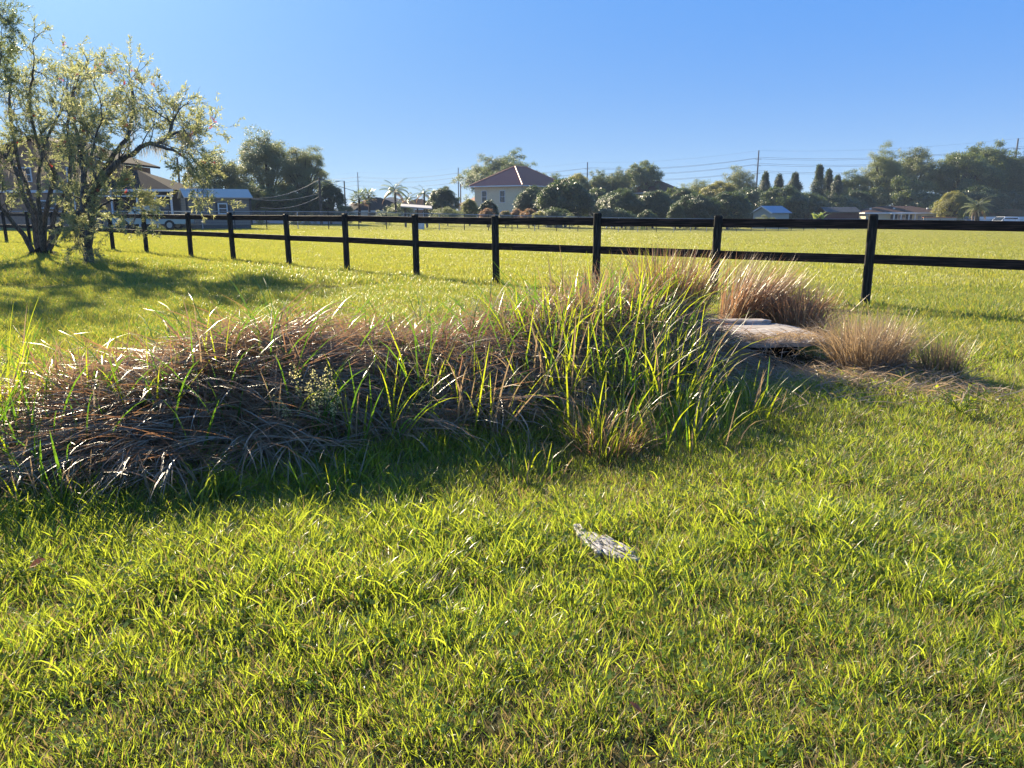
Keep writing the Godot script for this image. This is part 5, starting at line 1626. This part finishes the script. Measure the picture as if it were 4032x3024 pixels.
func build_vehicles_and_yard() -> void:
	# pale green pickup, nose to the left
	var z := 58.2
	var x := -26.635
	var o := thing("pickup_truck", "old pale green pickup truck parked between the tan house and the grey shed", "pickup truck", Vector3(x, land(x, z), -z), 0.06)
	var a := fresh()
	var V := func(p: Array) -> Array:
		var r := []
		for k in p.size() / 2: r.append(Vector2(p[k * 2], p[k * 2 + 1]))
		return r
	profile(a, V.call([-2.75, 0.45, 2.65, 0.45, 2.72, 0.62, 2.72, 1.12, 0.45, 1.12, 0.30, 1.72, 0.15, 1.78, -0.85, 1.76, -1.35, 1.15, -2.65, 1.02, -2.78, 0.80]), 1.8, 0.14, 1.3)
	part("body", one(a), "paint_pale_green", o)
	for s in [-1.0, 1.0]:
		var w := fresh()
		profile(w, V.call([-1.1, 1.18, 0.28, 1.18, 0.18, 1.62, -0.78, 1.62]), 0.03, 0.0, 9.0)
		part("side_window", one(w), "glass_dark", o).position.z = s * 0.775
		for q in [-1.72, 1.55]: wheel(o, Vector3(q, 0.37, s * 0.82), 0.37)
	wall_box(o, "windscreen", "glass_sky", Vector3(-1.12, 1.46, 0), Vector3(0.03, 0.68, 1.4)).rotation.z = -0.69
	wall_box(o, "front_bumper", "rim_metal", Vector3(-2.82, 0.5, 0), Vector3(0.14, 0.18, 1.75), 0.03)
	wall_box(o, "rear_bumper", "rim_metal", Vector3(2.78, 0.5, 0), Vector3(0.12, 0.16, 1.7), 0.03)
	wall_box(o, "side_trim", "rim_metal", Vector3(0.1, 0.82, 0.905), Vector3(5.0, 0.05, 0.02))
	wall_box(o, "tail_light", "lamp_red", Vector3(2.725, 0.85, 0.78), Vector3(0.03, 0.2, 0.14))
	for q in [0.95, 1.35, 2.3]: wall_box(o, "bed_rib", "paint_pale_green", Vector3(q, 0.8, 0.905), Vector3(0.05, 0.6, 0.02))
	# white sport utility car and a dark one at the right
	car("white wagon parked before the white wall at the right edge", 69.911, 112.0, "paint_white", 0.25)
	car("slate coloured car half hidden beside the broad palm", 65.248, 114.0, "paint_slate", 0.1)
	# walls beyond the field
	run_wall("white_wall", "long white wall behind the cars at the right edge", "vinyl_white", 70.316, 94.377, 122.0, 0.389)
	run_wall("beige_wall", "low beige wall with a red coping before the ranch house", "beige_wall", 57.524, 62.188, 110.0, 0.34, "tile_orange")
	run_wall("vinyl_fence", "pale blue vinyl fence behind the left part of the field", "vinyl_blue", -29.412, -17.875, 84.0, 0.542)
	# barrel
	var bx := -7.673
	var b := fresh()
	tube(b, [Vector3(0, 0, 0), Vector3(0, 0.03, 0), Vector3(0, 0.3, 0), Vector3(0, 0.33, 0), Vector3(0, 0.62, 0), Vector3(0, 0.65, 0), Vector3(0, 0.92, 0), Vector3(0, 0.95, 0)], [0.28, 0.30, 0.30, 0.32, 0.30, 0.32, 0.30, 0.28], 16)
	var br := part("barrel", one(b), "barrel_blue")
	br.position = Vector3(bx, land(bx, 66.0), -66.0)
	tag(br, "pale blue barrel standing in the field before the far fence", "barrel")
	# white garden gate frame in the orchard
	var gx := 12.124
	var gt := thing("garden_arch", "small white garden arch between the glossy tree and the orchard", "garden arch", Vector3(gx, land(gx, 98.0), -98.0))
	for s in [-1.0, 1.0]: wall_box(gt, "post", "white_trim", Vector3(s * 0.32, 1.1, 0), Vector3(0.16, 2.2, 0.16))
	wall_box(gt, "beam", "white_trim", Vector3(0, 2.28, 0), Vector3(1.3, 0.14, 0.4))
	# white garden table and chairs before the ranch porch
	var tx := 55.365
	var tb := thing("garden_table", "white garden table before the ranch house porch", "table", Vector3(tx, land(tx, 111.0), -111.0))
	wall_box(tb, "tabletop", "white_trim", Vector3(0, 0.74, 0), Vector3(1.9, 0.06, 0.9))
	for q in [[-0.85, -0.38], [0.85, -0.38], [-0.85, 0.38], [0.85, 0.38]]: wall_box(tb, "leg", "white_trim", Vector3(q[0], 0.355, q[1]), Vector3(0.06, 0.71, 0.06))

func run_wall(called: String, label: String, m: String, x0: float, x1: float, z: float, top: float, coping := "") -> void:
	var g := minf(land(x0, z), land(x1, z))
	var o := thing(called, label, "wall" if called != "vinyl_fence" else "fence", Vector3((x0 + x1) / 2, g, -z))
	var n := maxi(2, int((x1 - x0) / 2.4))
	for k in n:
		var w := (x1 - x0) / n
		wall_box(o, "panel", m, Vector3(-(x1 - x0) / 2 + w * (k + 0.5), (top - g) / 2, 0), Vector3(w - 0.02, top - g, 0.12))
	if coping: wall_box(o, "coping", coping, Vector3(0, top - g + 0.05, 0), Vector3(x1 - x0 + 0.1, 0.1, 0.3))

func car(label: String, x: float, z: float, paint: String, turn: float) -> void:
	var o := thing("parked_car", label, "car", Vector3(x, land(x, z), -z), turn)
	var out := []
	for p in [[-2.2, 0.32], [2.2, 0.32], [2.28, 0.6], [2.2, 1.0], [2.05, 1.55], [1.7, 1.7], [-0.4, 1.7], [-1.1, 1.08], [-2.15, 0.92], [-2.3, 0.6]]: out.append(Vector2(p[0], p[1]))
	var a := fresh()
	profile(a, out, 1.8, 0.16, 1.2)
	part("body", one(a), paint, o)
	var g := []
	for p in [[-0.9, 1.1], [1.9, 1.1], [1.75, 1.55], [-0.4, 1.55]]: g.append(Vector2(p[0], p[1]))
	for s in [-1.0, 1.0]:
		var w := fresh()
		profile(w, g, 0.03, 0.0, 9.0)
		part("side_window", one(w), "glass_dark", o).position.z = s * 0.80
		for q in [-1.4, 1.4]: wheel(o, Vector3(q, 0.34, s * 0.82), 0.34)
	wall_box(o, "windscreen", "glass_dark", Vector3(-0.78, 1.42, 0), Vector3(0.03, 0.72, 1.35)).rotation.z = -0.85
